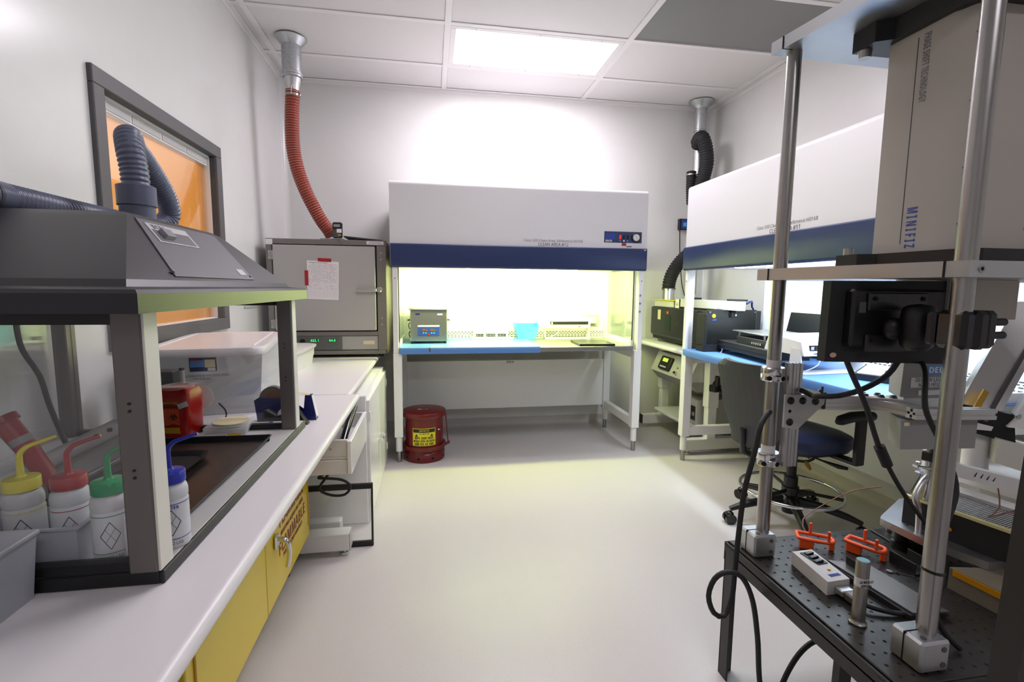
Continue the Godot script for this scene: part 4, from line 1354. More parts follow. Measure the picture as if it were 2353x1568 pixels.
	part("tape_core", sh().lathe(V(-0.583, y + 0.085, -1.9135), V(0, 0, 1), [[0.0, 0], [0.027, 0.0], [0.027, 0.027], [0.0, 0.027]], 28), "brown_wood")
	part("tape_strip", sh().hexa([V(-0.55, y + 0.112, -1.912), V(-0.452, y + 0.093, -1.912), V(-0.452, y + 0.0935, -1.912), V(-0.55, y + 0.113, -1.912), V(-0.55, y + 0.112, -1.888), V(-0.452, y + 0.093, -1.888), V(-0.452, y + 0.0935, -1.888), V(-0.55, y + 0.113, -1.888)]), "cream_strip")
	part("cutter_stand", sh().hexa([V(-0.478, y, -1.918), V(-0.43, y, -1.918), V(-0.43, y, -1.882), V(-0.478, y, -1.882), V(-0.468, y + 0.094, -1.915), V(-0.446, y + 0.094, -1.915), V(-0.446, y + 0.094, -1.885), V(-0.468, y + 0.094, -1.885)]), "blue_navy")
	part("cutter_label", sh().hexa([V(-0.4292, y + 0.012, -1.915), V(-0.4292, y + 0.012, -1.885), V(-0.4296, y + 0.012, -1.885), V(-0.4296, y + 0.012, -1.915), V(-0.4448, y + 0.092, -1.912), V(-0.4448, y + 0.092, -1.888), V(-0.4455, y + 0.092, -1.888), V(-0.4455, y + 0.092, -1.912)]), "paper")
	thing("tape_dispenser", "small black tape dispenser behind the enclosure post", "tape dispenser", V(-0.53, y, -1.835))
	part("body", sh().prism([Vector2(-0.075, 0), Vector2(0.085, 0), Vector2(0.075, 0.014), Vector2(0.05, 0.055), Vector2(0.03, 0.05), Vector2(-0.02, 0.035), Vector2(-0.055, 0.058), Vector2(-0.065, 0.055)], V(-0.53, y, -1.85), V(1, 0, 0), V(0, 1, 0), 0.032), "black_matte")
	part("tape_roll", sh().lathe(V(-0.525, y + 0.038, -1.845), V(0, 0, 1), [[0.012, 0], [0.024, 0.0], [0.024, 0.02], [0.012, 0.02], [0.012, 0]], 24), "cuff_white")
	single("thin_cable", "thin black lead on the worktop beside the sharps container", "cable", V(-0.72, 0.75, -1.88), sh().tube([V(-0.755, 0.83, -1.86), V(-0.738, 0.80, -1.87), V(-0.735, 0.775, -1.86), V(-0.745, 0.757, -1.84)], 0.003, 6, 0.01), "black_rubber")
	thing("pen_light", "upright grey marker standing behind the sharps container", "marker", V(-0.86, 0.75, -1.84))
	part("barrel", sh().cyl(V(-0.86, 0.7505, -1.84), V(-0.86, 0.955, -1.84), 0.008), "mid_grey")
	part("cap", sh().cyl(V(-0.86, 0.955, -1.84), V(-0.86, 0.964, -1.84), 0.0085), "black_plastic")
	single("black_carton", "small matte black carton standing beside the window wall", "box", V(-0.98, 0.75, -1.86), sh().box(V(-1.05, 0.7505, -1.90), V(-0.885, 0.952, -1.83), 0.003), "black_matte")


func bench_twelve() -> void:
	var y := 0.825
	var ym := 0.83
	# ultrasonic cleaner
	var zf := -3.675
	thing("ultrasonic_cleaner", "stainless ultrasonic cleaner with blue control panel on the lit clean bench", "cleaner", V(-0.018, ym, -3.8))
	part("housing", sh().box(V(-0.155, ym + 0.018, -3.93), V(0.118, 1.085, zf), 0.006), "steel_sheet")
	part("rim", sh().box(V(-0.166, 1.083, -3.945), V(0.128, 1.092, zf + 0.012), 0.003), "steel_sheet")
	part("lid", sh().loft(V(-0.019, 1.093, -3.81), Vector2(0.135, 0.13), 10.0, [[0.008, 0.0], [0.01, 0.004], [0.004, 0.014], [-0.01, 0.018]], Basis(), 40), "white_paint")
	var p := part("control_panel", sh().box(V(-0.1, 0.888, zf), V(0.06, 0.957, zf + 0.003), 0.001), "ink_blue")
	part("panel_header", sh().box(V(-0.1, 0.957, zf), V(0.06, 0.968, zf + 0.003), 0.001), "paper", p)
	for x in [-0.067, -0.008]:
		part("display", sh().box(V(x, 0.924, zf + 0.002), V(x + 0.025, 0.942, zf + 0.0042)), "brown_wood", p)
		part("display", sh().box(V(x + 0.028, 0.924, zf + 0.002), V(x + 0.039, 0.936, zf + 0.0042)), "brown_wood", p)
	for x in [-0.058, -0.04, 0.002, 0.02]:
		part("button", sh().cyl(V(x, 0.911, zf + 0.002), V(x, 0.911, zf + 0.005), 0.006, -1, 12), "bin_blue", p)
	part("start_button", sh().cyl(V(-0.019, 0.9, zf + 0.002), V(-0.019, 0.9, zf + 0.005), 0.0075, -1, 14), "red_round", p)
	part("badge", sh().box(V(-0.116, 1.045, zf), V(-0.084, 1.058, zf + 0.002)), "blue_navy")
	part("badge", sh().box(V(0.045, 1.045, zf), V(0.082, 1.055, zf + 0.002)), "paper")
	for x in [-0.14, 0.1]:
		for z in [-3.91, zf - 0.02]:
			part("foot", sh().cyl(V(x, ym, z), V(x, ym + 0.02, z), 0.013), "black_rubber")
	for s in [-1.0, 1.0]:
		part("side_handle", sh().tube([V(-0.0185 + s * 0.136, 1.0, -3.86), V(-0.0185 + s * 0.158, 1.0, -3.86), V(-0.0185 + s * 0.158, 1.0, -3.76), V(-0.0185 + s * 0.136, 1.0, -3.76)], 0.004, 6, 0.02), "dark_grey")
	single("cleaner_lead", "coiled dark power lead beside the ultrasonic cleaner", "cable", V(-0.17, ym, -3.93), sh().tube([V(-0.15, 0.98, -3.97), V(-0.178, 0.955, -3.96), V(-0.17, 0.92, -3.95), V(-0.155, 0.91, -3.95), V(-0.175, 0.89, -3.95), V(-0.17, 0.855, -3.95), V(-0.15, ym + 0.006, -3.95)], 0.004, 6, 0.012), "dark_grey")
	# white drying rack
	thing("drying_rack", "white plastic drying rack with upright bars on the blue mat", "rack", V(0.5, ym, -3.99))
	part("base_frame", sh().box(V(0.33, ym, -3.965), V(0.665, ym + 0.012, -3.95), 0.003).box(V(0.33, ym, -4.045), V(0.665, ym + 0.012, -4.03), 0.003).box(V(0.33, ym, -4.03), V(0.345, ym + 0.012, -3.965), 0.003).box(V(0.65, ym, -4.03), V(0.665, ym + 0.012, -3.965), 0.003), "white_paint")
	for x in [0.40, 0.56]:
		part("cross_bar", sh().box(V(x, ym, -4.03), V(x + 0.025, ym + 0.012, -3.965), 0.003), "white_paint")
	for x in [0.345, 0.43, 0.53, 0.62]:
		part("upright", sh().box(V(x, ym + 0.012, -4.045), V(x + 0.02, 1.01, -4.035), 0.003), "white_paint")
	part("back_sheet", sh().box(V(0.345, 0.87, -4.035), V(0.64, 1.015, -4.03), 0.001), "white_paint")
	# blue bin
	thing("parts_bin", "light blue plastic stacking bin between the rack and the white blower", "bin", V(0.785, y, -4.0))
	var b := sh()
	var lo := [V(0.715, y + 0.001, -3.97), V(0.86, y + 0.001, -3.97), V(0.86, y + 0.001, -4.05), V(0.715, y + 0.001, -4.05)]
	var hi := [V(0.682, 0.93, -3.955), V(0.888, 0.93, -3.955), V(0.888, 0.955, -4.055), V(0.682, 0.955, -4.055)]
	var c := V(0.785, 0.88, -4.01)
	for k in 4:
		var j := (k + 1) % 4
		var ins := func(v: Vector3) -> Vector3: return v.lerp(V(c.x, v.y, c.z), 0.05)
		b.hexa([lo[k], lo[j], ins.call(lo[j]), ins.call(lo[k]), hi[k], hi[j], ins.call(hi[j]), ins.call(hi[k])])
	b.hexa([lo[0], lo[1], lo[2], lo[3], lo[0] + V(0, 0.004, 0), lo[1] + V(0, 0.004, 0), lo[2] + V(0, 0.004, 0), lo[3] + V(0, 0.004, 0)])
	part("shell", b, "bin_blue")
	for x in [0.682, 0.878]:
		part("side_lip", sh().hexa([V(x, 0.93, -3.956), V(x + 0.01, 0.93, -3.956), V(x + 0.01, 0.955, -4.055), V(x, 0.955, -4.055), V(x - 0.003, 0.962, -3.985), V(x + 0.013, 0.962, -3.985), V(x + 0.012, 0.97, -4.05), V(x - 0.003, 0.97, -4.05)]), "bin_blue")
	for x in [0.768, 0.80]:
		part("clip_rib", sh().hexa([V(x, 0.895, -3.962), V(x + 0.005, 0.895, -3.962), V(x + 0.005, 0.895, -3.956), V(x, 0.895, -3.956), V(x, 0.925, -3.958), V(x + 0.005, 0.925, -3.958), V(x + 0.005, 0.925, -3.95), V(x, 0.925, -3.95)]), "bin_blue")
	ioniser("white ionising air blower with a dark louvre on the steel bench surface", V(1.142, y, -4.0), 0.0, "white_paint", -0.06)
	single("steel_plate", "black anodised flat plate lying on the steel bench surface", "plate", V(1.22, y, -3.58), sh().hexa([V(1.085, y + 0.001, -3.455), V(1.355, y + 0.001, -3.44), V(1.372, y + 0.001, -3.74), V(1.10, y + 0.001, -3.745), V(1.085, y + 0.016, -3.455), V(1.355, y + 0.016, -3.44), V(1.372, y + 0.016, -3.74), V(1.10, y + 0.016, -3.745)]), "black_panel")
	thing("wall_socket", "grey service socket plate on the lit back wall of the clean bench", "socket", V(1.36, 0.98, -4.07))
	part("plate", sh().box(V(1.285, 0.925, -4.068), V(1.445, 1.03, -4.058), 0.003), "light_grey")
	part("recess", sh().box(V(1.30, 0.935, -4.0585), V(1.40, 0.96, -4.054)), "mid_grey")
	part("plug", sh().box(V(1.31, 0.95, -4.058), V(1.41, 1.0, -4.02), 0.006), "cuff_white")
	single("sticky_note", "small cream label taped over the edge of the blue mat", "label", V(0.02, ym, -3.5), sh().hexa([V(-0.005, ym + 0.0004, -3.485), V(0.08, ym + 0.0004, -3.487), V(0.08, ym + 0.0012, -3.487), V(-0.005, ym + 0.0012, -3.485), V(-0.003, ym + 0.0004, -3.53), V(0.082, ym + 0.0004, -3.53), V(0.082, ym + 0.0012, -3.53), V(-0.003, ym + 0.0012, -3.53)]), "paper_cream")
	single("brown_tape", "short strip of brown tape on the front of the blue mat", "tape", V(-0.012, 0.8, -3.43), sh().box(V(-0.018, 0.80, -3.4318), V(-0.007, 0.828, -3.4308)), "brown_wood")
	red_can()


# bench-top ionising blower, own axes
func ioniser(label: String, at: Vector3, yaw: float, body: String, back: float) -> void:
	turned("ionising_blower", label, "blower", at, yaw)
	part("casing", sh().hexa([V(-0.19, 0.10, back), V(0.19, 0.10, back), V(0.19, 0.095, 0.03), V(-0.19, 0.095, 0.03), V(-0.165, 0.185, back), V(0.165, 0.185, back), V(0.205, 0.165, 0.02), V(-0.205, 0.165, 0.02)]), body)
	part("louvre", sh().hexa([V(-0.155, 0.122, 0.0255), V(0.175, 0.122, 0.0255), V(0.175, 0.122, 0.029), V(-0.155, 0.122, 0.029), V(-0.158, 0.148, 0.022), V(0.178, 0.148, 0.022), V(0.178, 0.148, 0.0255), V(-0.158, 0.148, 0.0255)]), "void_black")
	for k in 22:
		part("louvre_fin", sh().box(V(-0.148 + 0.0148 * k, 0.123, 0.0275), V(-0.146 + 0.0148 * k, 0.147, 0.029)), "dark_grey")
	part("logo_patch", sh().box(V(-0.15, 0.126, 0.028), V(-0.132, 0.142, 0.0292)), "light_grey")
	words("SIMCO   AEROSTAT PC", V(-0.07, 0.106, 0.0295), V(1, 0, 0), V(0, 1, 0), 0.009, "ink_blue", null, false, 1.0, 800)
	part("switch", sh().box(V(0.09, 0.102, 0.028), V(0.105, 0.109, 0.032)), "black_plastic")
	for s in [-1.0, 1.0]:
		part("side_stand", sh().hexa([V(s * 0.19, 0.0, -0.06), V(s * 0.195, 0.0, -0.06), V(s * 0.195, 0.0, 0.03), V(s * 0.19, 0.0, 0.03), V(s * 0.19, 0.13, -0.05), V(s * 0.195, 0.13, -0.05), V(s * 0.195, 0.13, 0.01), V(s * 0.19, 0.13, 0.01)]), body)
	part("base_plate", sh().box(V(-0.195, 0.001, -0.06), V(0.195, 0.007, 0.03), 0.001), body)
	for x in [-0.1, -0.04, 0.06]:
		part("screw", sh().cyl(V(x, 0.178, -0.015), V(x, 0.182, -0.015), 0.004, -1, 8), "dark_grey")
	part("lead", sh().tube([V(-0.06, 0.1, 0.0), V(-0.09, 0.05, 0.02), V(-0.15, 0.015, 0.0), V(-0.18, 0.012, -0.03)], 0.003, 6), "cuff_white")


func red_can() -> void:
	var c := V(-0.058, 0, -3.555)
	thing("oily_waste_can", "red round oily-waste can with lid and yellow warning label under the clean bench", "waste can", c)
	part("body", sh().lathe(c, V(0, 1, 0), [[0.0, 0.008], [0.143, 0.008], [0.146, 0.0], [0.148, 0.004], [0.148, 0.055], [0.140, 0.062], [0.136, 0.07], [0.136, 0.31], [0.139, 0.325], [0.139, 0.335]], 48), "red_can")
	part("pedal_band", sh().lathe(c, V(0, 1, 0), [[0.146, 0.086], [0.156, 0.087], [0.156, 0.115], [0.146, 0.116], [0.146, 0.086]], 48), "red_can")
	part("lid", sh().lathe(c + V(0, 0.335, 0), V(0, 1, 0), [[0.138, -0.012], [0.157, -0.012], [0.159, -0.008], [0.159, 0.016], [0.154, 0.024], [0.10, 0.032], [0.0, 0.036]], 48), "red_can")
	part("lid_sticker", sh().box(c + V(-0.045, 0.3685, 0.02), c + V(0.028, 0.3695, 0.042)), "light_grey")
	part("lift_rod", sh().cyl(c + V(0.155, 0.34, 0.02), c + V(0.172, 0.115, 0.03), 0.004, -1, 8), "red_can")
	part("pedal_arm", sh().hexa([c + V(0.14, 0.09, 0.05), c + V(0.185, 0.105, 0.03), c + V(0.185, 0.105, 0.01), c + V(0.14, 0.09, 0.02), c + V(0.14, 0.104, 0.05), c + V(0.185, 0.121, 0.03), c + V(0.185, 0.121, 0.01), c + V(0.14, 0.104, 0.02)]), "red_can")
	for k in 9:
		var a := TAU * k / 9.0 + 0.42
		var d := V(sin(a), 0, cos(a))
		part("vent_hole", sh().disc(c + d * 0.1484 + V(0, 0.032, 0), d, 0.0095, 14), "void_black")
	# wrapped label
	var wrap := func(a0: float, a1: float, y0: float, y1: float, r: float) -> Sh:
		var s := sh()
		for i in 12:
			var t0 := a0 + (a1 - a0) * i / 12
			var t1 := a0 + (a1 - a0) * (i + 1) / 12
			var n0 := V(sin(t0), 0, cos(t0))
			var n1 := V(sin(t1), 0, cos(t1))
			s.tri(c + n0 * r + V(0, y0, 0), c + n1 * r + V(0, y0, 0), c + n1 * r + V(0, y1, 0), n0, n1, n1)
			s.tri(c + n0 * r + V(0, y0, 0), c + n1 * r + V(0, y1, 0), c + n0 * r + V(0, y1, 0), n0, n1, n0)
		return s
	var lb := part("warning_label", wrap.call(-0.62, 0.62, 0.125, 0.252, 0.1366), "label_yellow")
	part("label_header", wrap.call(-0.59, 0.59, 0.222, 0.248, 0.1369), "ink", lb)
	var rows := [["JUSTRITE", 0.235, 0.013, "label_yellow", 900], ["OILY WASTE CAN", 0.212, 0.008, "ink", 600], ["EMPTY EVERY NIGHT", 0.182, 0.017, "ink", 600], ["VACIELO TODAS LAS NOCHES", 0.160, 0.016, "ink", 600], ["VIDER TOUS LES SOIRS", 0.138, 0.017, "ink", 600]]
	for r in rows:
		# letters follow the curve in short groups
		var t: String = r[0]
		var wd: float = [0.075, 0.07, 0.135, 0.155, 0.14][rows.find(r)]
		for i in t.length():
			if t[i] == " ":
				continue
			var a := ((i + 0.5) / t.length() - 0.5) * wd / 0.1366
			var d := V(sin(a), 0, cos(a))
			words(t[i], c + d * 0.1371 + V(0, r[1], 0), V(cos(a), 0, -sin(a)), V(0, 1, 0), r[2], r[3], lb, false, 0.75, r[4])
	for s in [-1.0, 1.0]:
		var a: float = s * 0.4
		var d := V(sin(a), 0, cos(a))
		var rt := V(cos(a), 0, -sin(a))
		part("warning_triangle", sh().prism([Vector2(-0.011, 0), Vector2(0.011, 0), Vector2(0, 0.018)], c + d * 0.1368 + V(0, 0.194, 0), rt, V(0, 1, 0), 0.0006), "ink", lb)
	part("lock_stud", sh().obox(c + V(0.105, 0.232, 0.092), V(0.022, 0.012, 0.012), Basis(V(0, 1, 0), 0.85), 0.003), "chrome")


func laser_corner() -> void:
	# height-adjustable table in the right-hand corner
	var y := 0.79
	thing("corner_table", "white height-adjustable table in the corner carrying the black laser enclosure", "table", V(2.2, 0, -3.7))
	var pr := [Vector2(2.56, 0.755), Vector2(1.895, 0.755)]
	for i in 9:
		var a := -PI / 2 - PI * i / 8
		pr.append(Vector2(1.885 + 0.0175 * cos(a), 0.7725 + 0.0175 * sin(a)))
	pr.append(Vector2(2.56, 0.79))
	part("tabletop", sh().prism(pr, V(0, 0, -4.28), V(1, 0, 0), V(0, 1, 0), 1.0), "white_paint")
	for z in [-4.09, -3.34]:
		part("foot_beam", sh().box(V(1.885, 0.035, z - 0.03), V(2.52, 0.12, z + 0.03), 0.004), "white_paint")
		part("end_cap", sh().box(V(1.878, 0.037, z - 0.028), V(1.887, 0.118, z + 0.028), 0.002), "black_plastic")
		part("lower_column", sh().box(V(2.06, 0.115, z - 0.03), V(2.13, 0.42, z + 0.03), 0.003), "white_paint")
		part("upper_column", sh().box(V(2.052, 0.36, z - 0.038), V(2.138, 0.756, z + 0.038), 0.003), "white_paint")
		for x in [1.92, 2.46]:
			part("leveller", sh().cyl(V(x, 0, z), V(x, 0.012, z), 0.02).cyl(V(x, 0.01, z), V(x, 0.038, z), 0.007), "chrome")
	part("lower_shelf", sh().box(V(1.97, 0.175, -4.02), V(2.45, 0.20, -3.40), 0.006), "white_paint")
	part("cross_rail", sh().box(V(2.2, 0.05, -4.06), V(2.26, 0.11, -3.37), 0.003), "white_paint")
	# control box hung under the table
	thing("control_box", "grey sloping control box with black keypad and green lamp under the corner table", "control box", V(2.05, 0.5, -3.65))
	part("housing", sh().hexa([V(2.0, 0.47, -4.03), V(2.0, 0.47, -3.38), V(2.45, 0.47, -3.38), V(2.45, 0.47, -4.03), V(1.935, 0.545, -4.03), V(1.935, 0.545, -3.38), V(2.45, 0.545, -3.38), V(2.45, 0.545, -4.03)]), "mid_grey")
	part("sloped_face", sh().hexa([V(1.93, 0.545, -4.03), V(1.93, 0.545, -3.38), V(2.45, 0.545, -3.38), V(2.45, 0.545, -4.03), V(2.0, 0.705, -4.03), V(2.0, 0.705, -3.38), V(2.45, 0.705, -3.38), V(2.45, 0.705, -4.03)]), "light_grey")
	part("hanger", sh().box(V(2.2, 0.70, -4.0), V(2.25, 0.756, -3.42)), "dark_grey")
	var q := Basis(V(0, 0, 1), -atan2(0.07, 0.16))
	var f := func(u: float, z: float, h: float) -> Vector3: return V(1.93 + 0.07 * u, 0.545 + 0.16 * u, z) + V(-0.16, 0.07, 0).normalized() * h
	var kp := part("keypad_housing", sh().obox(f.call(0.50, -3.80, 0.012), V(0.03, 0.115, 0.18), q, 0.008), "black_plastic")
	part("display", sh().obox(f.call(0.64, -3.80, 0.0275), V(0.004, 0.032, 0.085), q), "lcd_green", kp)
	for i in 5:
		part("key", sh().obox(f.call(0.30, -3.845 + 0.022 * i, 0.0275), V(0.004, 0.012, 0.013), q, 0.001), "paper", kp)
	part("pilot_lamp", sh().cyl(f.call(0.72, -3.555, 0.0), f.call(0.72, -3.555, 0.014), 0.014), "lamp_green")
	part("selector", sh().cyl(f.call(0.2, -3.60, 0.0), f.call(0.2, -3.60, 0.02), 0.013), "chrome")
	part("selector_knob", sh().cyl(f.call(0.2, -3.60, 0.018), f.call(0.2, -3.60, 0.03), 0.009), "black_plastic")
	part("stud", sh().cyl(f.call(0.45, -3.61, 0.0), f.call(0.45, -3.61, 0.006), 0.007), "brass")
	# long black laser enclosure
	turned("laser_enclosure", "long black laser enclosure with a green viewing window on the corner table", "machine", V(2.1, y, -3.66), -3.0)
	part("case", sh().box(V(-0.14, 0.055, -0.50), V(0.30, 0.31, 0.44), 0.004), "black_panel")
	part("front_door", sh().box(V(-0.15, 0.068, -0.495), V(-0.138, 0.305, 0.36), 0.003), "black_panel")
	part("viewing_window", sh().box(V(-0.152, 0.12, -0.20), V(-0.149, 0.245, -0.09)), "smoke_green")
	part("note", sh().box(V(-0.1525, 0.20, -0.345), V(-0.1515, 0.285, -0.285)), "paper_cream")
	part("warning_sticker", sh().box(V(-0.1525, 0.255, -0.165), V(-0.1515, 0.278, -0.13)), "label_orange")
	part("base_rail", sh().box(V(-0.13, 0.025, -0.49), V(0.28, 0.055, 0.44), 0.003), "black_matte")
	for z in [-0.45, 0.40]:
		for x in [-0.10, 0.24]:
			part("foot", sh().cyl(V(x, 0.0, z), V(x, 0.008, z), 0.016).cyl(V(x, 0.008, z), V(x, 0.03, z), 0.007), "chrome")
	part("hinge_knob", sh().cyl(V(-0.152, 0.19, 0.04), V(-0.158, 0.19, 0.04), 0.004, -1, 8), "chrome")
	# extraction box with yellow top and the pale gantry beam
	thing("extraction_box", "pale box with a yellow lid and warning triangle above the laser enclosure", "box", V(2.05, 1.10, -3.95))
	part("box", sh().box(V(1.985, 1.101, -4.12), V(2.30, 1.155, -3.78), 0.003), "cuff_white")
	part("lid", sh().box(V(1.965, 1.155, -4.16), V(2.32, 1.163, -3.74), 0.002), "yellow_plastic")
	part("spigot", sh().lathe(V(2.045, 1.163, -3.99), V(0, 1, 0), [[0.05, 0], [0.05, 0.085]], 28), "aluminium")
	turned("gantry_beam", "white rectangular gantry beam lying over the black laser housing", "beam", V(2.02, 1.10, -3.55), 0.0)
	part("beam", sh().box(V(-0.03, 0.012, -0.17), V(0.035, 0.075, 0.62), 0.003).box(V(-0.03, 0.012, -0.17), V(0.2, 0.075, -0.12), 0.003), "cover_white")
	part("warning_plate", sh().box(V(-0.033, -0.012, -0.20), V(-0.030, 0.072, -0.14)), "paper")
	part("warning_triangle", sh().prism([Vector2(-0.017, 0), Vector2(0.017, 0), Vector2(0, 0.03)], V(-0.0335, 0.02, -0.17), V(0, 0, 1), V(0, 1, 0), -0.001), "label_amber")
	part("saddle", sh().box(V(-0.02, 0.0, -0.1), V(0.03, 0.012, 0.6)), "black_matte")
	for z in [-0.06, 0.5]:
		part("end_pad", sh().box(V(-0.03, 0.075, z), V(0.05, 0.088, z + 0.12), 0.003), "black_plastic")
	# stage assembly inside the side hood
	turned("laser_module", "black upright laser module panel with round yellow sticker inside the side clean bench", "machine", V(2.02, 0.83, -3.02), 0.0)
	part("panel", sh().box(V(-0.185, 0.05, -0.02), V(0.185, 0.285, 0.0), 0.003), "black_panel")
	part("side_cheek", sh().box(V(-0.20, 0.04, -0.10), V(-0.18, 0.26, 0.005), 0.003), "black_matte")
	part("rear_case", sh().box(V(-0.17, 0.055, -0.095), V(0.17, 0.27, -0.02), 0.003), "black_matte")
	part("round_sticker", sh().cyl(V(-0.135, 0.245, 0.0), V(-0.135, 0.245, 0.001), 0.014, -1, 20), "label_amber")
	part("purple_sticker", sh().obox(V(-0.13, 0.218, 0.0005), V(0.03, 0.012, 0.001), Basis(V(0, 0, 1), 0.1)), "ink_blue")
	part("bracket", sh().box(V(-0.02, 0.235, 0.0), V(0.015, 0.30, 0.02), 0.002), "black_plastic")
	for k in 3:
		part("screw", sh().cyl(V(0.012, 0.295 - 0.022 * k, 0.018), V(0.012, 0.295 - 0.022 * k, 0.024), 0.006, -1, 10), "chrome")
	for x in [-0.165, 0.17]:
		part("screw", sh().cyl(V(x, 0.27, 0.0), V(x, 0.27, 0.003), 0.005, -1, 8), "steel")
	part("foot_block", sh().box(V(-0.2, 0.001, -0.1), V(0.18, 0.05, 0.0), 0.003), "black_matte")
	turned("linear_stage", "black linear rail stage with a bright top plate on the blue mat", "stage", V(1.99, 0.83, -2.72), -6.0)
	part("rail", sh().box(V(-0.10, 0.03, -0.28), V(0.12, 0.085, 0.31), 0.003), "black_matte")
	part("rail_groove", sh().box(V(-0.104, 0.05, -0.28), V(-0.099, 0.06, 0.31)), "void_black")
	part("carriage", sh().box(V(-0.07, 0.085, -0.10), V(0.14, 0.13, 0.26), 0.003), "black_matte")
	part("end_plate", sh().box(V(-0.10, 0.03, 0.31), V(0.13, 0.10, 0.325), 0.002), "black_plastic")
	part("top_plate", sh().box(V(-0.07, 0.155, -0.16), V(0.24, 0.163, 0.20), 0.002), "steel_sheet")
	for x in [-0.04, 0.20]:
		for z in [-0.12, 0.16]:
			part("pillar", sh().cyl(V(x, 0.125, z), V(x, 0.156, z), 0.006, -1, 10), "steel")
	part("carriage_wing", sh().box(V(0.13, 0.10, -0.13), V(0.22, 0.126, 0.2), 0.002), "black_matte")
	for k in 5:
		part("bolt", sh().cyl(V(-0.075, 0.105, 0.1 + 0.022 * k), V(-0.082, 0.105, 0.1 + 0.022 * k), 0.007, -1, 10), "chrome")
	for e in [[-0.08, 0.29], [0.10, 0.29], [-0.08, -0.26], [0.10, -0.26]]:
		part("foot", sh().cyl(V(e[0], 0.0, e[1]), V(e[0], 0.006, e[1]), 0.016, 0.012).cyl(V(e[0], 0.006, e[1]), V(e[0], 0.032, e[1]), 0.006), "chrome")
	single("cable_coil", "pale coiled cable lying on top of the black laser module", "cable", V(1.98, 1.12, -3.06), sh().tube([V(1.93, 1.122, -3.06), V(1.95, 1.13, -3.03), V(2.0, 1.128, -3.035), V(2.03, 1.12, -3.06), V(1.99, 1.12, -3.09), V(1.93, 1.122, -3.08)], 0.005, 6, 0.02), "cuff_white")
	single("blue_cables", "bundle of dark blue cables behind the gantry beam", "cable", V(2.12, 1.05, -2.95), sh().tube([V(2.06, 1.16, -2.93), V(2.11, 1.175, -2.95), V(2.15, 1.14, -3.0), V(2.2, 1.11, -3.05), V(2.24, 1.0, -3.08), V(2.25, 0.84, -3.1)], 0.007, 6, 0.03), "blue_navy")
	exhausts()
	under_side_bench()


func exhausts() -> void:
	thing("exhaust_stack", "slim galvanised exhaust pipe with flared collar in the far right corner", "duct", V(2.368, YC - 0.004, -4.15))
	var c := V(2.36, YC - 0.004, -4.15)
	part("ceiling_collar", sh().lathe(c, V(0, -1, 0), [[0.105, 0.0], [0.107, 0.003], [0.08, 0.03], [0.054, 0.056], [0.052, 0.06]], 36), "galvanised")
	part("pipe", sh().lathe(c, V(0, -1, 0), [[0.051, 0.04], [0.051, 0.24]], 32), "galvanised")
	part("seam_ring", sh().lathe(c, V(0, -1, 0), [[0.051, 0.236], [0.055, 0.24], [0.055, 0.25], [0.048, 0.254]], 32), "galvanised")
	part("lower_pipe", sh().lathe(c, V(0, -1, 0), [[0.047, 0.25], [0.047, 0.70]], 32), "aluminium")
	part("drop_pipe", sh().lathe(V(2.33, 2.2, -4.12), V(0, -1, 0), [[0.045, 0.0], [0.045, 0.99]], 28), "aluminium")
	thing("flexible_duct", "black corrugated flexible duct bending over the side clean bench", "duct", V(2.3, 2.05, -3.98))
	part("hose", sh().hose([V(2.3, 2.52, -4.08), V(2.29, 2.545, -4.02), V(2.29, 2.52, -3.97), V(2.315, 2.44, -3.96), V(2.335, 2.33, -3.97), V(2.325, 2.22, -3.99), V(2.30, 2.10, -4.0), V(2.28, 2.0, -4.0)], 0.056, 0.003, 0.022, 24), "black_rubber")
	part("elbow_end", sh().cyl(V(2.31, 2.50, -4.1), V(2.30, 2.53, -4.05), 0.05), "black_rubber")
	part("branch_hose", sh().hose([V(2.27, 2.28, -4.10), V(2.265, 2.15, -4.09), V(2.27, 2.0, -4.08)], 0.04, 0.003, 0.02, 20), "black_rubber")
	part("hose_clamp", sh().lathe(V(2.27, 2.26, -4.10), V(0, -1, 0), [[0.044, 0], [0.0455, 0.001], [0.0455, 0.012], [0.044, 0.013]], 24), "steel")
	thing("flexible_duct", "black corrugated flexible duct curving down to the laser extraction spigot", "duct", V(2.045, 1.25, -3.99))
	part("hose", sh().hose([V(2.30, 1.64, -3.98), V(2.22, 1.565, -3.98), V(2.14, 1.49, -3.985), V(2.075, 1.39, -3.99), V(2.05, 1.31, -3.99), V(2.045, 1.25, -3.99)], 0.054, 0.004, 0.022, 24), "black_rubber")
	part("hose_clamp", sh().lathe(V(2.045, 1.258, -3.99), V(0, -1, 0), [[0.057, 0], [0.059, 0.001], [0.059, 0.013], [0.056, 0.014]], 28), "steel")
	thing("pressure_monitor", "small blue monitor box on the back wall beside the side clean bench", "monitor", V(2.31, 1.78, -4.29))
	part("case", sh().box(V(2.265, 1.80, -4.299), V(2.38, 1.90, -4.26), 0.004), "black_plastic")
	part("face", sh().box(V(2.282, 1.808, -4.261), V(2.37, 1.892, -4.2575)), "ink_blue")
	part("print", sh().box(V(2.30, 1.83, -4.2577), V(2.33, 1.865, -4.2568)), "bin_blue")
	single("monitor_lead", "thin black lead hanging from the blue wall monitor", "cable", V(2.29, 1.2, -4.28), sh().tube([V(2.28, 1.80, -4.28), V(2.29, 1.6, -4.28), V(2.30, 1.45, -4.27), V(2.31, 1.3, -4.25), V(2.32, 1.18, -4.2)], 0.005, 6), "black_rubber")



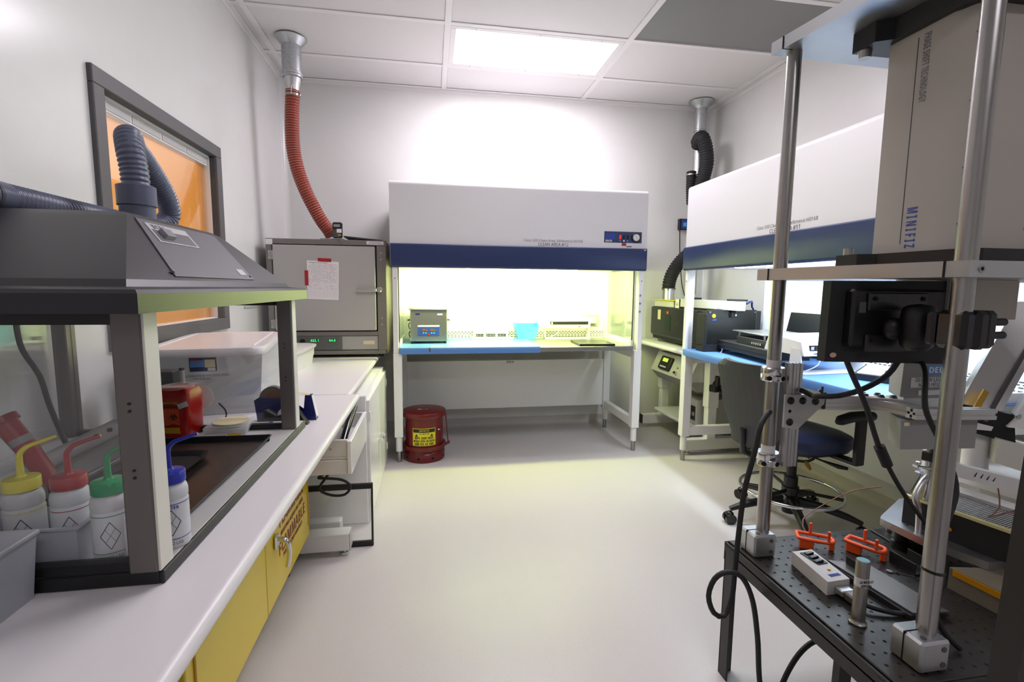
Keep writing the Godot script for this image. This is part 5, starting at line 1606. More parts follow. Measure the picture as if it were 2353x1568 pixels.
func under_side_bench() -> void:
	thing("equipment_chassis", "grey electronics chassis with dark front panel on the low shelf of the corner table", "chassis", V(2.2, 0.2, -3.5))
	part("case", sh().box(V(2.02, 0.201, -3.62), V(2.42, 0.40, -3.40), 0.003), "light_grey")
	part("front_panel", sh().box(V(2.013, 0.235, -3.60), V(2.021, 0.345, -3.42), 0.002), "black_panel")
	for z in [-3.56, -3.50, -3.45]:
		part("port", sh().box(V(2.010, 0.27, z), V(2.0135, 0.30, z + 0.03)), "mid_grey")
	single("cable_bundle", "tangle of dark cables looping beneath the side clean bench", "cable", V(2.1, 0.3, -2.95), sh().tube([V(2.05, 0.60, -3.20), V(2.0, 0.56, -3.16), V(2.05, 0.52, -3.12), V(2.02, 0.58, -3.08), V(2.08, 0.52, -3.0), V(2.12, 0.48, -2.9), V(2.15, 0.45, -2.75), V(2.2, 0.42, -2.6), V(2.25, 0.30, -2.55), V(2.2, 0.24, -2.6), V(2.16, 0.28, -2.65), V(2.18, 0.33, -2.6), V(2.24, 0.25, -2.5)], 0.011, 8, 0.03), "black_rubber")
	single("cable_bundle", "long black lead sagging from the cable tangle to the floor", "cable", V(2.1, 0.2, -2.9), sh().tube([V(2.0, 0.56, -3.18), V(2.06, 0.50, -3.1), V(2.10, 0.42, -3.0), V(2.13, 0.32, -2.9), V(2.16, 0.23, -2.8), V(2.22, 0.19, -2.7), V(2.32, 0.19, -2.6), V(2.38, 0.3, -2.55)], 0.009, 8, 0.03), "black_rubber")
	thing("power_adapter", "black connector block hanging in the cables behind the clean-bench leg", "adapter", V(2.02, 0.5, -3.15))
	part("block", sh().obox(V(2.0, 0.55, -3.14), V(0.07, 0.05, 0.06), Basis(V(0, 1, 0), 0.4), 0.006), "black_plastic")
	part("connector", sh().cyl(V(2.0, 0.57, -3.12), V(1.99, 0.64, -3.1), 0.018), "black_plastic")
	# things on the side bench
	var y := 0.83
	ioniser("white ionising air blower with pale blue front on the side bench mat", V(2.01, y, -2.165), 4.0, "white_paint", -0.24)
	thing("flat_screen", "thin dark flat screen leaning at the back of the side clean bench", "screen", V(2.36, 0.9, -2.76))
	part("panel", sh().hexa([V(2.335, 0.835, -2.93), V(2.335, 0.835, -2.61), V(2.347, 0.835, -2.61), V(2.347, 0.835, -2.93), V(2.385, 1.105, -2.92), V(2.385, 1.105, -2.605), V(2.397, 1.105, -2.605), V(2.397, 1.105, -2.92)]), "black_panel")
	thing("bench_meter", "small black bench meter with pale sloping face on the side bench mat", "meter", V(2.06, y, -1.92))
	part("case", sh().hexa([V(1.985, y + 0.001, -2.0), V(2.08, y + 0.001, -1.80), V(2.2, y + 0.001, -1.86), V(2.12, y + 0.001, -2.06), V(1.985, y + 0.03, -2.0), V(2.08, y + 0.03, -1.80), V(2.2, y + 0.06, -1.86), V(2.12, y + 0.06, -2.06)]), "black_plastic")
	part("face", sh().hexa([V(2.0, y + 0.031, -1.99), V(2.085, y + 0.031, -1.82), V(2.18, y + 0.055, -1.865), V(2.11, y + 0.055, -2.045), V(2.0, y + 0.036, -1.99), V(2.085, y + 0.036, -1.82), V(2.18, y + 0.060, -1.865), V(2.11, y + 0.060, -2.045)]), "paper")
	part("key_block", sh().obox(V(2.09, y + 0.046, -1.93), V(0.03, 0.004, 0.04), Basis(V(0, 0, 1), 0.25)), "ink")


func chair() -> void:
	var t := turned("lab_chair", "navy lab chair with dark grey back, black arms and chrome foot ring", "chair", V(1.90, 0, -2.24), 0)
	# five-star base with castors
	for k in 5:
		var a := TAU * k / 5.0 - 1.83
		var d := V(sin(a), 0, cos(a))
		var s := sh()
		s.sweep([d * 0.03 + V(0, 0.13, 0), d * 0.14 + V(0, 0.125, 0), d * 0.26 + V(0, 0.10, 0), d * 0.325 + V(0, 0.08, 0)], [0.026, 0.022, 0.018, 0.013], 10)
		part("base_arm", s, "black_plastic")
		var sd := V(d.z, 0, -d.x)
		var cs := sh()
		for e in [-1.0, 1.0]:
			cs.cyl(d * 0.325 + sd * (e * 0.006) + V(0, 0.028, 0), d * 0.325 + sd * (e * 0.026) + V(0, 0.028, 0), 0.028)
		cs.ball(d * 0.325 + V(0, 0.048, 0), V(0.022, 0.02, 0.022), 12)
		part("castor", cs, "black_gloss")
	part("gas_column", sh().cyl(V(0, 0.06, 0), V(0, 0.26, 0), 0.034).cyl(V(0, 0.26, 0), V(0, 0.41, 0), 0.024), "black_plastic")
	part("hub", sh().lathe(V(0, 0.09, 0), V(0, 1, 0), [[0.03, 0], [0.055, 0.005], [0.055, 0.05], [0.035, 0.07]], 20), "black_plastic")
	# foot ring
	var ring := []
	for i in 49:
		var a := TAU * i / 48
		ring.append(V(cos(a) * 0.245, 0.185, sin(a) * 0.245))
	part("foot_ring", sh().sweep(ring, 0.0095, 10, false), "chrome")
	for k in 3:
		var a := TAU * k / 3 + 0.9
		part("ring_spoke", sh().cyl(V(cos(a) * 0.03, 0.185, sin(a) * 0.03), V(cos(a) * 0.24, 0.185, sin(a) * 0.24), 0.009, -1, 8), "black_plastic")
	part("ring_clamp", sh().cyl(V(0, 0.165, 0), V(0, 0.205, 0), 0.042), "black_plastic")
	# seat
	part("seat", sh().loft(V(0.03, 0.44, 0.0), Vector2(0.21, 0.215), 3.2, [[-0.02, 0.0], [0.0, 0.012], [0.006, 0.04], [-0.002, 0.066], [-0.03, 0.082], [-0.09, 0.09], [-0.16, 0.086]], Basis(), 44), "chair_blue")
	part("seat_pan", sh().loft(V(0.03, 0.415, 0.0), Vector2(0.205, 0.21), 3.2, [[-0.06, 0.0], [-0.006, 0.02], [-0.004, 0.032]], Basis(), 36), "black_plastic")
	part("mechanism", sh().box(V(-0.09, 0.385, -0.06), V(0.10, 0.425, 0.06), 0.008), "black_plastic")
	part("lever", sh().sweep([V(0.02, 0.40, 0.06), V(0.05, 0.385, 0.13), V(0.09, 0.37, 0.19), V(0.12, 0.365, 0.215)], [0.005, 0.005, 0.012, 0.008], 8), "black_plastic")
	part("tag", sh().cyl(V(0.02, 0.34, 0.075), V(0.022, 0.343, 0.079), 0.025, -1, 20), "label_amber")
	part("tag_cord", sh().cyl(V(0.02, 0.36, 0.07), V(0.02, 0.40, 0.06), 0.001, -1, 5), "ink")
	# back shell, a curved upright plate across z at the chair's left end
	var b := sh()
	var rows := 12
	var cols := 10
	var front := []
	var back := []
	for i in rows + 1:
		var v := float(i) / rows
		var yy := 0.46 + 0.43 * v
		var half := 0.225 * (0.62 + 0.38 * smoothstep(0.0, 0.45, v)) * (1.0 if v < 0.86 else 1.0 - 0.9 * pow((v - 0.86) / 0.14, 2.2) * 0.35)
		var fr := []
		var bk := []
		for j in cols + 1:
			var u := float(j) / cols * 2.0 - 1.0
			var x := -0.335 - 0.06 * v + 0.05 * u * u + 0.03 * sin(v * PI)
			fr.append(V(x + 0.032, yy, u * half))
			bk.append(V(x, yy, u * half))
		front.append(fr)
		back.append(bk)
	for i in rows:
		for j in cols:
			for side in 2:
				var g: Array = front if side == 0 else back
				var inner := V(-0.2, 0.68, 0) if side == 1 else V(-0.6, 0.68, 0)
				b.quad(g[i][j], g[i][j + 1], g[i + 1][j + 1], g[i + 1][j], inner)
		for j in [0, cols]:
			b.quad(front[i][j], back[i][j], back[i + 1][j], front[i + 1][j], V(-0.35, 0.68, 0))
	for j in cols:
		b.quad(front[rows][j], front[rows][j + 1], back[rows][j + 1], back[rows][j], V(-0.35, 0.4, 0))
		b.quad(front[0][j], front[0][j + 1], back[0][j + 1], back[0][j], V(-0.35, 1.0, 0))
	part("back_shell", b, "chair_shell")
	part("back_stem", sh().sweep([V(-0.05, 0.40, 0), V(-0.25, 0.39, 0), V(-0.33, 0.43, 0), V(-0.34, 0.55, 0)], [0.018, 0.018, 0.018, 0.015], 10), "black_plastic")
	# T-shaped arms
	for s in [-1.0, 1.0]:
		var a := part("arm_post", sh().box(V(0.09, 0.40, s * 0.265 - 0.014), V(0.145, 0.635, s * 0.265 + 0.014), 0.006).box(V(0.09, 0.40, minf(s * 0.12, s * 0.27)), V(0.145, 0.42, maxf(s * 0.12, s * 0.27)), 0.004), "black_plastic")
		part("arm_pad", sh().sweep([V(-0.04, 0.628, s * 0.265), V(-0.02, 0.637, s * 0.265), V(0.05, 0.648, s * 0.265), V(0.14, 0.648, s * 0.265), V(0.19, 0.642, s * 0.265), V(0.205, 0.64, s * 0.265)], [0.012, 0.024, 0.026, 0.025, 0.022, 0.01], 14), "black_plastic", a)
	t.rotation_degrees.y = 8.0


func interferometer() -> void:
	var Y := 0.45
	var xa := 0.935
	var xb := 1.78
	var za := -1.345
	var zb := -0.765
	# breadboard table on a black angle-iron frame
	thing("optical_table", "low black optical breadboard table with rows of holes on an angle-iron frame", "table", V(1.35, 0, -1.05))
	part("breadboard", sh().box(V(xa, Y - 0.022, za), V(xb, Y, zb), 0.002), "breadboard")
	var hs := sh()
	var i := 0
	for r in 18:
		for c in 27:
			var p := V(xa + 0.024 + c * 0.031, Y + 0.0004, za + 0.022 + r * 0.0315)
			if p.x < xb - 0.01 and p.z < zb - 0.01:
				hs.disc(p, V(0, 1, 0), 0.0042, 8)
	var ho := part("tapped_holes", hs, "void_black")
	ho.set_meta("kind", "stuff")
	var fr := sh()
	part("side_rail", sh().box(V(xa - 0.012, Y - 0.062, za), V(xa - 0.006, Y - 0.002, zb), 0.001).box(V(xa - 0.012, Y - 0.030, za), V(xa + 0.03, Y - 0.0235, zb), 0.001), "frame_black")
	part("side_rail", sh().box(V(xb + 0.006, Y - 0.062, za), V(xb + 0.012, Y - 0.002, zb), 0.001), "frame_black")
	part("end_rail", sh().box(V(xa - 0.012, Y - 0.062, zb + 0.001), V(xb + 0.012, Y - 0.002, zb + 0.007), 0.001), "frame_black")
	part("end_rail", sh().box(V(xa - 0.012, Y - 0.062, za - 0.007), V(xb + 0.012, Y - 0.002, za - 0.001), 0.001), "frame_black")
	for x in [xa - 0.014, xb - 0.03]:
		for z in [za + 0.022, zb - 0.02]:
			part("leg", sh().box(V(x, 0.0, z - 0.022), V(x + 0.006, Y - 0.01, z + 0.022), 0.001).box(V(x, 0.0, z - 0.022), V(x + 0.044, Y - 0.03, z - 0.016), 0.001), "frame_black")
	part("corner_gusset", sh().prism([Vector2(0, 0), Vector2(0.06, 0), Vector2(0, -0.07)], V(xa - 0.0135, Y - 0.01, za + 0.0), V(0, 0, 1), V(0, 1, 0), -0.003), "frame_black")
	part("diagonal_strut", sh().hexa([V(0.975, 0.02, -0.97), V(1.01, 0.02, -0.97), V(1.01, 0.02, -0.95), V(0.975, 0.02, -0.95), V(0.995, 0.39, -0.985), V(1.03, 0.39, -0.985), V(1.03, 0.39, -0.965), V(0.995, 0.39, -0.965)]), "frame_black")
	# posts, clamps and plates of the interferometer tower
	thing("interferometer", "tall beige interferometer head held between aluminium plates on steel posts", "instrument", V(1.3, Y, -1.05))
	var posts := [V(0.996, 0, -1.275), V(1.052, 0, -0.82), V(1.69, 0, -1.312), V(1.72, 0, -0.82)]
	for p in posts:
		var o := part("post", sh().cyl(V(p.x, Y + 0.01, p.z), V(p.x, 1.925, p.z), 0.0188, -1, 28), "steel")
		var bl := part("base_clamp", sh().box(V(p.x - 0.05, Y + 0.0005, p.z - 0.036), V(p.x + 0.022, Y + 0.07, p.z + 0.036), 0.005), "aluminium_plate", o)
		part("clamp_slot", sh().box(V(p.x - 0.0508, Y + 0.002, p.z - 0.006), V(p.x - 0.016, Y + 0.0708, p.z - 0.0035)), "void_black", o)
		for e in [[0.012, -0.02], [-0.03, 0.02]]:
			part("bolt", sh().cyl(V(p.x + e[0], Y + 0.068, p.z + e[1]), V(p.x + e[0], Y + 0.0715, p.z + e[1]), 0.006, -1, 10), "dark_grey", o)
		for yy in [0.018, 0.052]:
			part("bolt", sh().cyl(V(p.x + 0.005, Y + yy, p.z + 0.035), V(p.x + 0.005, Y + yy, p.z + 0.0375), 0.006, -1, 10), "dark_grey", o)
	for k in 2:
		var y0: float = [1.279, 1.905][k]
		var y1: float = [1.311, 1.937][k]
		var poly := [Vector2(0.946, -1.305), Vector2(1.018, -0.785), Vector2(1.79, -0.785), Vector2(1.79, -1.33), Vector2(1.70, -1.33)]
		var pl := part("mounting_plate", sh().prism(poly, V(0, y0, 0), V(1, 0, 0), V(0, 0, 1), -(y1 - y0)), "aluminium_plate")
		for e in [[-1.265, 0.9512], [-0.828, 1.0118]]:
			part("clamp_slot", sh().box(V(e[1] - 0.0015, y0 - 0.0004, e[0] - 0.0015), V(e[1] + 0.03, y1 + 0.0004, e[0] + 0.0015)), "void_black", pl)
		part("bolt", sh().cyl(V(1.045, (y0 + y1) / 2, -0.786), V(1.045, (y0 + y1) / 2, -0.7835), 0.0075, -1, 16), "steel", pl)
		part("bolt_socket", sh().cyl(V(1.045, (y0 + y1) / 2, -0.784), V(1.045, (y0 + y1) / 2, -0.7832), 0.004, -1, 6), "void_black", pl)
	# beige head
	var bx := 1.13
	var poly2 := [Vector2(bx, -1.11), Vector2(bx, -0.957), Vector2(bx + 0.006, -0.947), Vector2(bx + 0.012, -0.925), Vector2(bx + 0.024, -0.912), Vector2(1.47, -0.905), Vector2(1.50, -0.93), Vector2(1.50, -1.11)]
	var hd := part("head_cover", sh().prism(poly2, V(0, 1.344, 0), V(1, 0, 0), V(0, 0, 1), -0.512), "beige_unit")
	for yy in [1.40, 1.52, 1.66, 1.80]:
		part("screw", sh().cyl(V(bx + 0.018, yy, -0.9195), V(bx + 0.0166, yy, -0.9175), 0.003, -1, 8), "dark_grey", hd)
	# lettering reads downwards on the left face
	var R := V(0, -1, 0)
	var U := V(0, 0, 1)
	words("M I N I F I Z", V(bx - 0.0005, 1.402, -1.012), R, U, 0.026, "ink_blue", hd, false, 0.5, 800)
	words("PHASE SHIFT TECHNOLOGY", V(bx - 0.0005, 1.765, -1.014), R, U, 0.017, "ink_grey", hd, false, 0.52, 700)
	part("print_rule", sh().box(V(bx - 0.0006, 1.365, -1.0365), V(bx + 0.001, 1.84, -1.035)), "ink", hd)
	part("asset_sticker", sh().obox(V(1.335, 1.40, -0.9065), V(0.05, 0.02, 0.001), Basis(V(0, 0, 1), 0.6)), "paper", hd)
	part("base_ring", sh().prism([Vector2(1.075, -1.165), Vector2(1.075, -1.10), Vector2(1.11, -1.08), Vector2(1.13, -0.90), Vector2(1.16, -0.872), Vector2(1.55, -0.872), Vector2(1.55, -1.165)], V(0, 1.3135, 0), V(1, 0, 0), V(0, 0, 1), -0.0305), "black_plastic")
	part("top_ring", sh().prism([Vector2(1.075, -1.165), Vector2(1.075, -1.10), Vector2(1.11, -1.08), Vector2(1.12, -0.90), Vector2(1.16, -0.872), Vector2(1.55, -0.872), Vector2(1.55, -1.165)], V(0, 1.856, 0), V(1, 0, 0), V(0, 0, 1), -0.048), "black_plastic")
	for e in [[1.093, -1.145], [1.36, -0.883]]:
		part("adjuster", sh().cyl(V(e[0], 1.343, e[1]), V(e[0], 1.362, e[1]), 0.012), "steel")
		part("adjuster", sh().cyl(V(e[0], 1.856, e[1]), V(e[0], 1.838, e[1]), 0.016, 0.014), "steel")
	part("objective_housing", sh().prism([Vector2(1.22, -1.12), Vector2(1.22, -0.98), Vector2(1.25, -0.955), Vector2(1.385, -0.955), Vector2(1.41, -0.98), Vector2(1.41, -1.12)], V(0, 1.185, 0), V(1, 0, 0), V(0, 0, 1), -0.0935), "beige_unit")
	part("levelling_pad", sh().cyl(V(1.10, 1.3105, -1.135), V(1.10, 1.3145, -1.135), 0.013), "brass")
	monitor_and_arm(Y)
	table_top_things(Y)
	stage_fixture(Y)
	microscope()


func monitor_and_arm(Y: float) -> void:
	thing("small_monitor", "small black monitor seen from behind, clamped to the interferometer post", "monitor", V(1.09, 1.07, -1.0))
	part("case", sh().hexa([V(0.925, 1.082, -1.012), V(1.262, 1.074, -0.985), V(1.262, 1.074, -1.01), V(0.925, 1.082, -1.036), V(0.927, 1.274, -1.012), V(1.264, 1.276, -0.985), V(1.264, 1.276, -1.01), V(0.927, 1.274, -1.036)]), "black_matte")
	part("back_hump", sh().box(V(0.965, 1.12, -1.012), V(1.22, 1.255, -0.985), 0.006), "black_plastic")
	for y in [1.205, 1.108]:
		part("mount_strap", sh().box(V(1.0, y, -0.986), V(1.16, y + 0.042, -0.978), 0.003), "black_panel")
		for x in [1.015, 1.145]:
			part("screw", sh().cyl(V(x, y + 0.028, -0.979), V(x, y + 0.028, -0.975), 0.005, -1, 10), "void_black")
	part("sticker", sh().loft(V(0.944, 1.098, -1.0095), Vector2(0.009, 0.006), 2.0, [[0, 0], [0, 0.001]], Basis(V(1, 0, 0), PI / 2), 20), "wire_pale")
	part("speaker_grille", sh().box(V(0.98, 1.20, -0.986), V(0.998, 1.225, -0.9835)), "dark_grey")
	part("pivot", sh().ball(V(1.052, 1.165, -0.962), V(0.024, 0.026, 0.02), 16), "black_plastic")
	var kn := sh()
	kn.lathe(V(1.088, 1.115, -0.935), V(0, 1, 0), [[0.0, 0.0], [0.02, 0.002], [0.03, 0.012], [0.034, 0.03], [0.034, 0.075], [0.032, 0.09], [0.03, 0.098], [0.022, 0.104], [0.0, 0.108]], 28)
	part("swivel_knuckle", kn, "black_plastic")
	part("arm_link", sh().box(V(1.10, 1.14, -0.935), V(1.13, 1.20, -0.86), 0.006), "black_plastic")
	thing("post_clamp", "glossy black double clamp gripping the steel post beside the monitor", "clamp", V(1.09, 1.13, -0.83))
	for x in [1.04, 1.073, 1.113]:
		part("clamp_jaw", sh().box(V(x - 0.006, 1.135, -0.855), V(x + 0.024, 1.213, -0.795 if x < 1.1 else -0.81), 0.008), "black_gloss")
	part("clamp_back", sh().box(V(1.03, 1.14, -0.872), V(1.15, 1.208, -0.852), 0.005), "black_plastic")
	for y in [1.188, 1.16]:
		part("clamp_screw", sh().cyl(V(1.13, y, -0.84), V(1.19, y, -0.84), 0.008), "black_plastic")
	# shaft collars carrying the extrusion
	var px := 0.996
	var pz := -1.275
	thing("extrusion_arm", "aluminium slotted extrusion clamped upright to the steel post with a triangular bracket", "bracket", V(1.02, 0.73, -1.25))
	for y in [0.985, 0.728]:
		var c := part("shaft_collar", sh().lathe(V(px, y, pz), V(0, 1, 0), [[0.019, 0.0], [0.031, 0.0], [0.033, 0.002], [0.033, 0.018], [0.032, 0.0195], [0.033, 0.021], [0.033, 0.038], [0.031, 0.04], [0.019, 0.04]], 36), "chrome")
		for a in [0.3, 1.1, -0.9]:
			var d := V(sin(a), 0, cos(a))
			part("collar_screw", sh().cyl(V(px, y + 0.010, pz) + d * 0.031, V(px, y + 0.010, pz) + d * 0.0342, 0.007, -1, 12), "void_black", c)
		part("tape_wrap", sh().lathe(V(px, y + 0.04, pz), V(0, 1, 0), [[0.0194, 0.0], [0.0196, 0.022]], 28), "cuff_white")
		part("link_tab", sh().box(V(px + 0.02, y + 0.004, pz + 0.01), V(px + 0.05, y + 0.036, pz + 0.03), 0.003), "aluminium")
	extrusion(V(1.024, 0.735, -1.24), V(1.024, 1.042, -1.24), V(1, 0, 0), 0.021, 0.0105)
	extrusion(V(1.046, 0.735, -1.24), V(1.046, 1.042, -1.24), V(1, 0, 0), 0.021, 0.0105)
	var br := part("gusset_plate", sh().prism([Vector2(1.0, 0.953), Vector2(1.0, 0.857), Vector2(1.045, 0.848), Vector2(1.128, 0.922), Vector2(1.13, 0.948)], V(0, 0, -1.2285), V(1, 0, 0), V(0, 1, 0), 0.006), "light_grey")
	for e in [[1.017, 0.935], [1.056, 0.934], [1.098, 0.931], [1.018, 0.872]]:
		part("bolt", sh().lathe(V(e[0], e[1], -1.2225), V(0, 0, 1), [[0.0105, 0], [0.0105, 0.003], [0.006, 0.007], [0.0, 0.0075]], 16), "black_plastic", br)
	part("bolt_hole", sh().disc(V(1.017, 0.904, -1.2222), V(0, 0, 1), 0.005, 12), "void_black", br)
	# horizontal arm with its flat joining plates
	extrusion(V(1.055, 0.937, -1.242), V(1.55, 0.918, -1.242), V(0, 0, 1), 0.021, 0.0105)
	extrusion(V(1.055, 0.915, -1.242), V(1.55, 0.897, -1.242), V(0, 0, 1), 0.021, 0.0105)
	part("cable_strap", sh().box(V(1.128, 0.905, -1.232), V(1.138, 0.955, -1.226), 0.002), "black_plastic")
	part("strap_knot", sh().obox(V(1.12, 0.957, -1.23), V(0.018, 0.006, 0.006), Basis(V(0, 0, 1), -0.7)).obox(V(1.125, 0.965, -1.23), V(0.004, 0.016, 0.004)), "black_plastic")
	var jp := part("joining_plate", sh().hexa([V(1.22, 0.934, -1.25), V(1.36, 0.93, -1.19), V(1.40, 0.93, -1.225), V(1.26, 0.934, -1.29), V(1.22, 0.939, -1.25), V(1.36, 0.935, -1.19), V(1.40, 0.935, -1.225), V(1.26, 0.939, -1.29)]), "light_grey")
	for e in [[1.25, -1.255], [1.285, -1.243], [1.32, -1.224], [1.35, -1.212], [1.30, -1.268], [1.335, -1.25]]:
		part("bolt", sh().cyl(V(e[0], 0.937, e[1]), V(e[0], 0.944, e[1]), 0.010, 0.006, 14), "black_plastic", jp)
	extrusion(V(1.30, 0.918, -1.26), V(1.33, 0.915, -1.13), V(1, 0, 0), 0.028, 0.014)
	# cross member towards the right with an open end
	extrusion(V(1.31, 0.915, -1.12), V(1.58, 0.905, -1.12), V(0, 1, 0), 0.03, 0.015)
	# UV lamp power unit standing on the cross member
	thing("uv_lamp_unit", "grey UV lamp supply box with blue maker plate above the extrusion arm", "lamp unit", V(1.40, 0.93, -1.19))
	part("case", sh().hexa([V(1.386, 0.931, -1.225), V(1.62, 0.925, -1.225), V(1.62, 0.925, -1.315), V(1.444, 0.931, -1.315), V(1.392, 1.085, -1.225), V(1.62, 1.08, -1.225), V(1.62, 1.08, -1.315), V(1.44, 1.085, -1.315)]), "mid_grey")
	part("maker_plate", sh().box(V(1.475, 1.0, -1.226), V(1.56, 1.03, -1.2235)), "mat_blue")
	words("DELO", V(1.515, 1.015, -1.2232), V(1, 0, 0), V(0, 1, 0), 0.018, "ink_white", null, false, 1.2, 800)
	var tl := part("asset_label", sh().box(V(1.42, 0.962, -1.226), V(1.555, 0.993, -1.2238)), "paper")
	words("DELO UV LIGHT", V(1.4875, 0.985, -1.2235), V(1, 0, 0), V(0, 1, 0), 0.012, "ink", tl, false, 0.95)
	words("HAND HELD", V(1.4875, 0.970, -1.2235), V(1, 0, 0), V(0, 1, 0), 0.012, "ink", tl, false, 0.95)
	part("serial_label", sh().box(V(1.45, 0.938, -1.226), V(1.54, 0.953, -1.2238)), "paper")
	thing("grey_enclosure", "plain grey box hung beneath the extrusion cross member", "box", V(1.40, 0.8, -1.17))
	part("case", sh().hexa([V(1.345, 0.81, -1.215), V(1.296, 0.808, -1.13), V(1.55, 0.80, -1.13), V(1.55, 0.80, -1.215), V(1.345, 0.892, -1.215), V(1.29, 0.892, -1.13), V(1.55, 0.888, -1.13), V(1.55, 0.888, -1.215)]), "mid_grey")
	part("sticker", sh().box(V(1.30, 0.876, -1.1295), V(1.318, 0.886, -1.128)), "paper_cream")
	# cables
	single("power_cable", "thick black cable hanging in a loop from the interferometer post", "cable", V(0.86, 0.4, -1.2), sh().tube([V(0.955, 0.905, -1.225), V(0.915, 0.875, -1.205), V(0.895, 0.79, -1.2), V(0.872, 0.682, -1.2), V(0.862, 0.55, -1.2), V(0.861, 0.44, -1.205), V(0.853, 0.36, -1.2), V(0.828, 0.312, -1.195), V(0.795, 0.325, -1.195), V(0.779, 0.375, -1.2), V(0.795, 0.425, -1.2), V(0.826, 0.449, -1.19), V(0.866, 0.437, -1.18), V(0.905, 0.362, -1.18), V(0.93, 0.24, -1.18), V(0.945, 0.11, -1.18), V(0.95, 0.012, -1.15)], 0.0075, 10, 0.02), "black_rubber")
	single("floor_cable", "black cable rising from the floor under the optical table", "cable", V(1.05, 0.1, -1.18), sh().tube([V(0.965, 0.012, -1.15), V(0.99, 0.06, -1.16), V(1.04, 0.125, -1.18), V(1.09, 0.175, -1.19), V(1.15, 0.193, -1.2), V(1.22, 0.18, -1.2)], 0.0075, 10, 0.02), "black_rubber")
	single("monitor_cable", "black monitor cable with a ferrite lump running down to the breadboard", "cable", V(1.1, 0.9, -1.02), sh().tube([V(1.0, 1.085, -1.03), V(1.015, 1.05, -1.025), V(1.057, 0.971, -1.02), V(1.092, 0.893, -1.02), V(1.11, 0.855, -1.02)], 0.0062, 10, 0.02).cyl(V(1.108, 0.862, -1.02), V(1.137, 0.812, -1.02), 0.0125, -1, 12).tube([V(1.135, 0.816, -1.02), V(1.17, 0.765, -1.02), V(1.21, 0.71, -1.015), V(1.25, 0.655, -1.0), V(1.29, 0.59, -0.99), V(1.28, 0.51, -0.97), V(1.22, 0.465, -0.95)], 0.0055, 10, 0.02), "black_rubber")
	single("video_cable", "black cable sagging between the monitor and the slotted extrusion", "cable", V(1.05, 0.95, -1.12), sh().tube([V(1.05, 0.965, -1.225), V(1.07, 0.952, -1.20), V(1.02, 0.965, -1.14), V(1.0, 0.974, -1.11), V(1.045, 0.978, -1.09), V(1.10, 1.0, -1.07), V(1.14, 1.04, -1.045), V(1.155, 1.085, -1.03)], 0.0072, 10, 0.02), "black_rubber")
	single("power_cable", "black lead dropping from the monitor behind the near steel post", "cable", V(1.12, 0.9, -0.9), sh().tube([V(1.20, 1.085, -1.02), V(1.15, 1.06, -0.96), V(1.10, 0.99, -0.91), V(1.125, 0.93, -0.9), V(1.16, 0.88, -0.9), V(1.17, 0.80, -0.88), V(1.12, 0.72, -0.86), V(1.085, 0.664, -0.85), V(1.092, 0.58, -0.85), V(1.12, 0.50, -0.84), V(1.16, 0.456, -0.83)], 0.006, 10, 0.02), "black_rubber")
	single("cable_tie", "black strap tying cables to the near steel post", "strap", V(1.07, 0.64, -0.83), sh().lathe(V(1.052, 0.655, -0.82), V(0.15, 1, 0), [[0.0192, 0], [0.0205, 0.0005], [0.0205, 0.006], [0.0192, 0.0065]], 24), "black_plastic")


# slotted aluminium profile as a part of the current thing
func extrusion(a: Vector3, b: Vector3, side: Vector3, w: float, slot: float) -> void:
	var d := (b - a).normalized()
	var u := (side - d * side.dot(d)).normalized()
	var v := d.cross(u)
	var h := w / 2
	var s := slot * 0.27
	var k := h * 0.45
	var poly := [Vector2(-h, -h), Vector2(-s, -h), Vector2(-s, -h + k * 0.6), Vector2(s, -h + k * 0.6), Vector2(s, -h), Vector2(h, -h), Vector2(h, -s), Vector2(h - k * 0.6, -s), Vector2(h - k * 0.6, s), Vector2(h, s), Vector2(h, h), Vector2(s, h), Vector2(s, h - k * 0.6), Vector2(-s, h - k * 0.6), Vector2(-s, h), Vector2(-h, h), Vector2(-h, s), Vector2(-h + k * 0.6, s), Vector2(-h + k * 0.6, -s), Vector2(-h, -s)]
	var o := part("extrusion", sh().prism(poly, a, u, v, (b - a).length()), "aluminium")
	for e in [[a, -d], [b, d]]:
		for q in 4:
			var c: Vector3 = e[0] + e[1] * 0.0004 + (u * cos(q * PI / 2) + v * sin(q * PI / 2)) * h * 0.52
			part("end_cavity", sh().disc(c, e[1], h * 0.26, 8), "void_black", o)


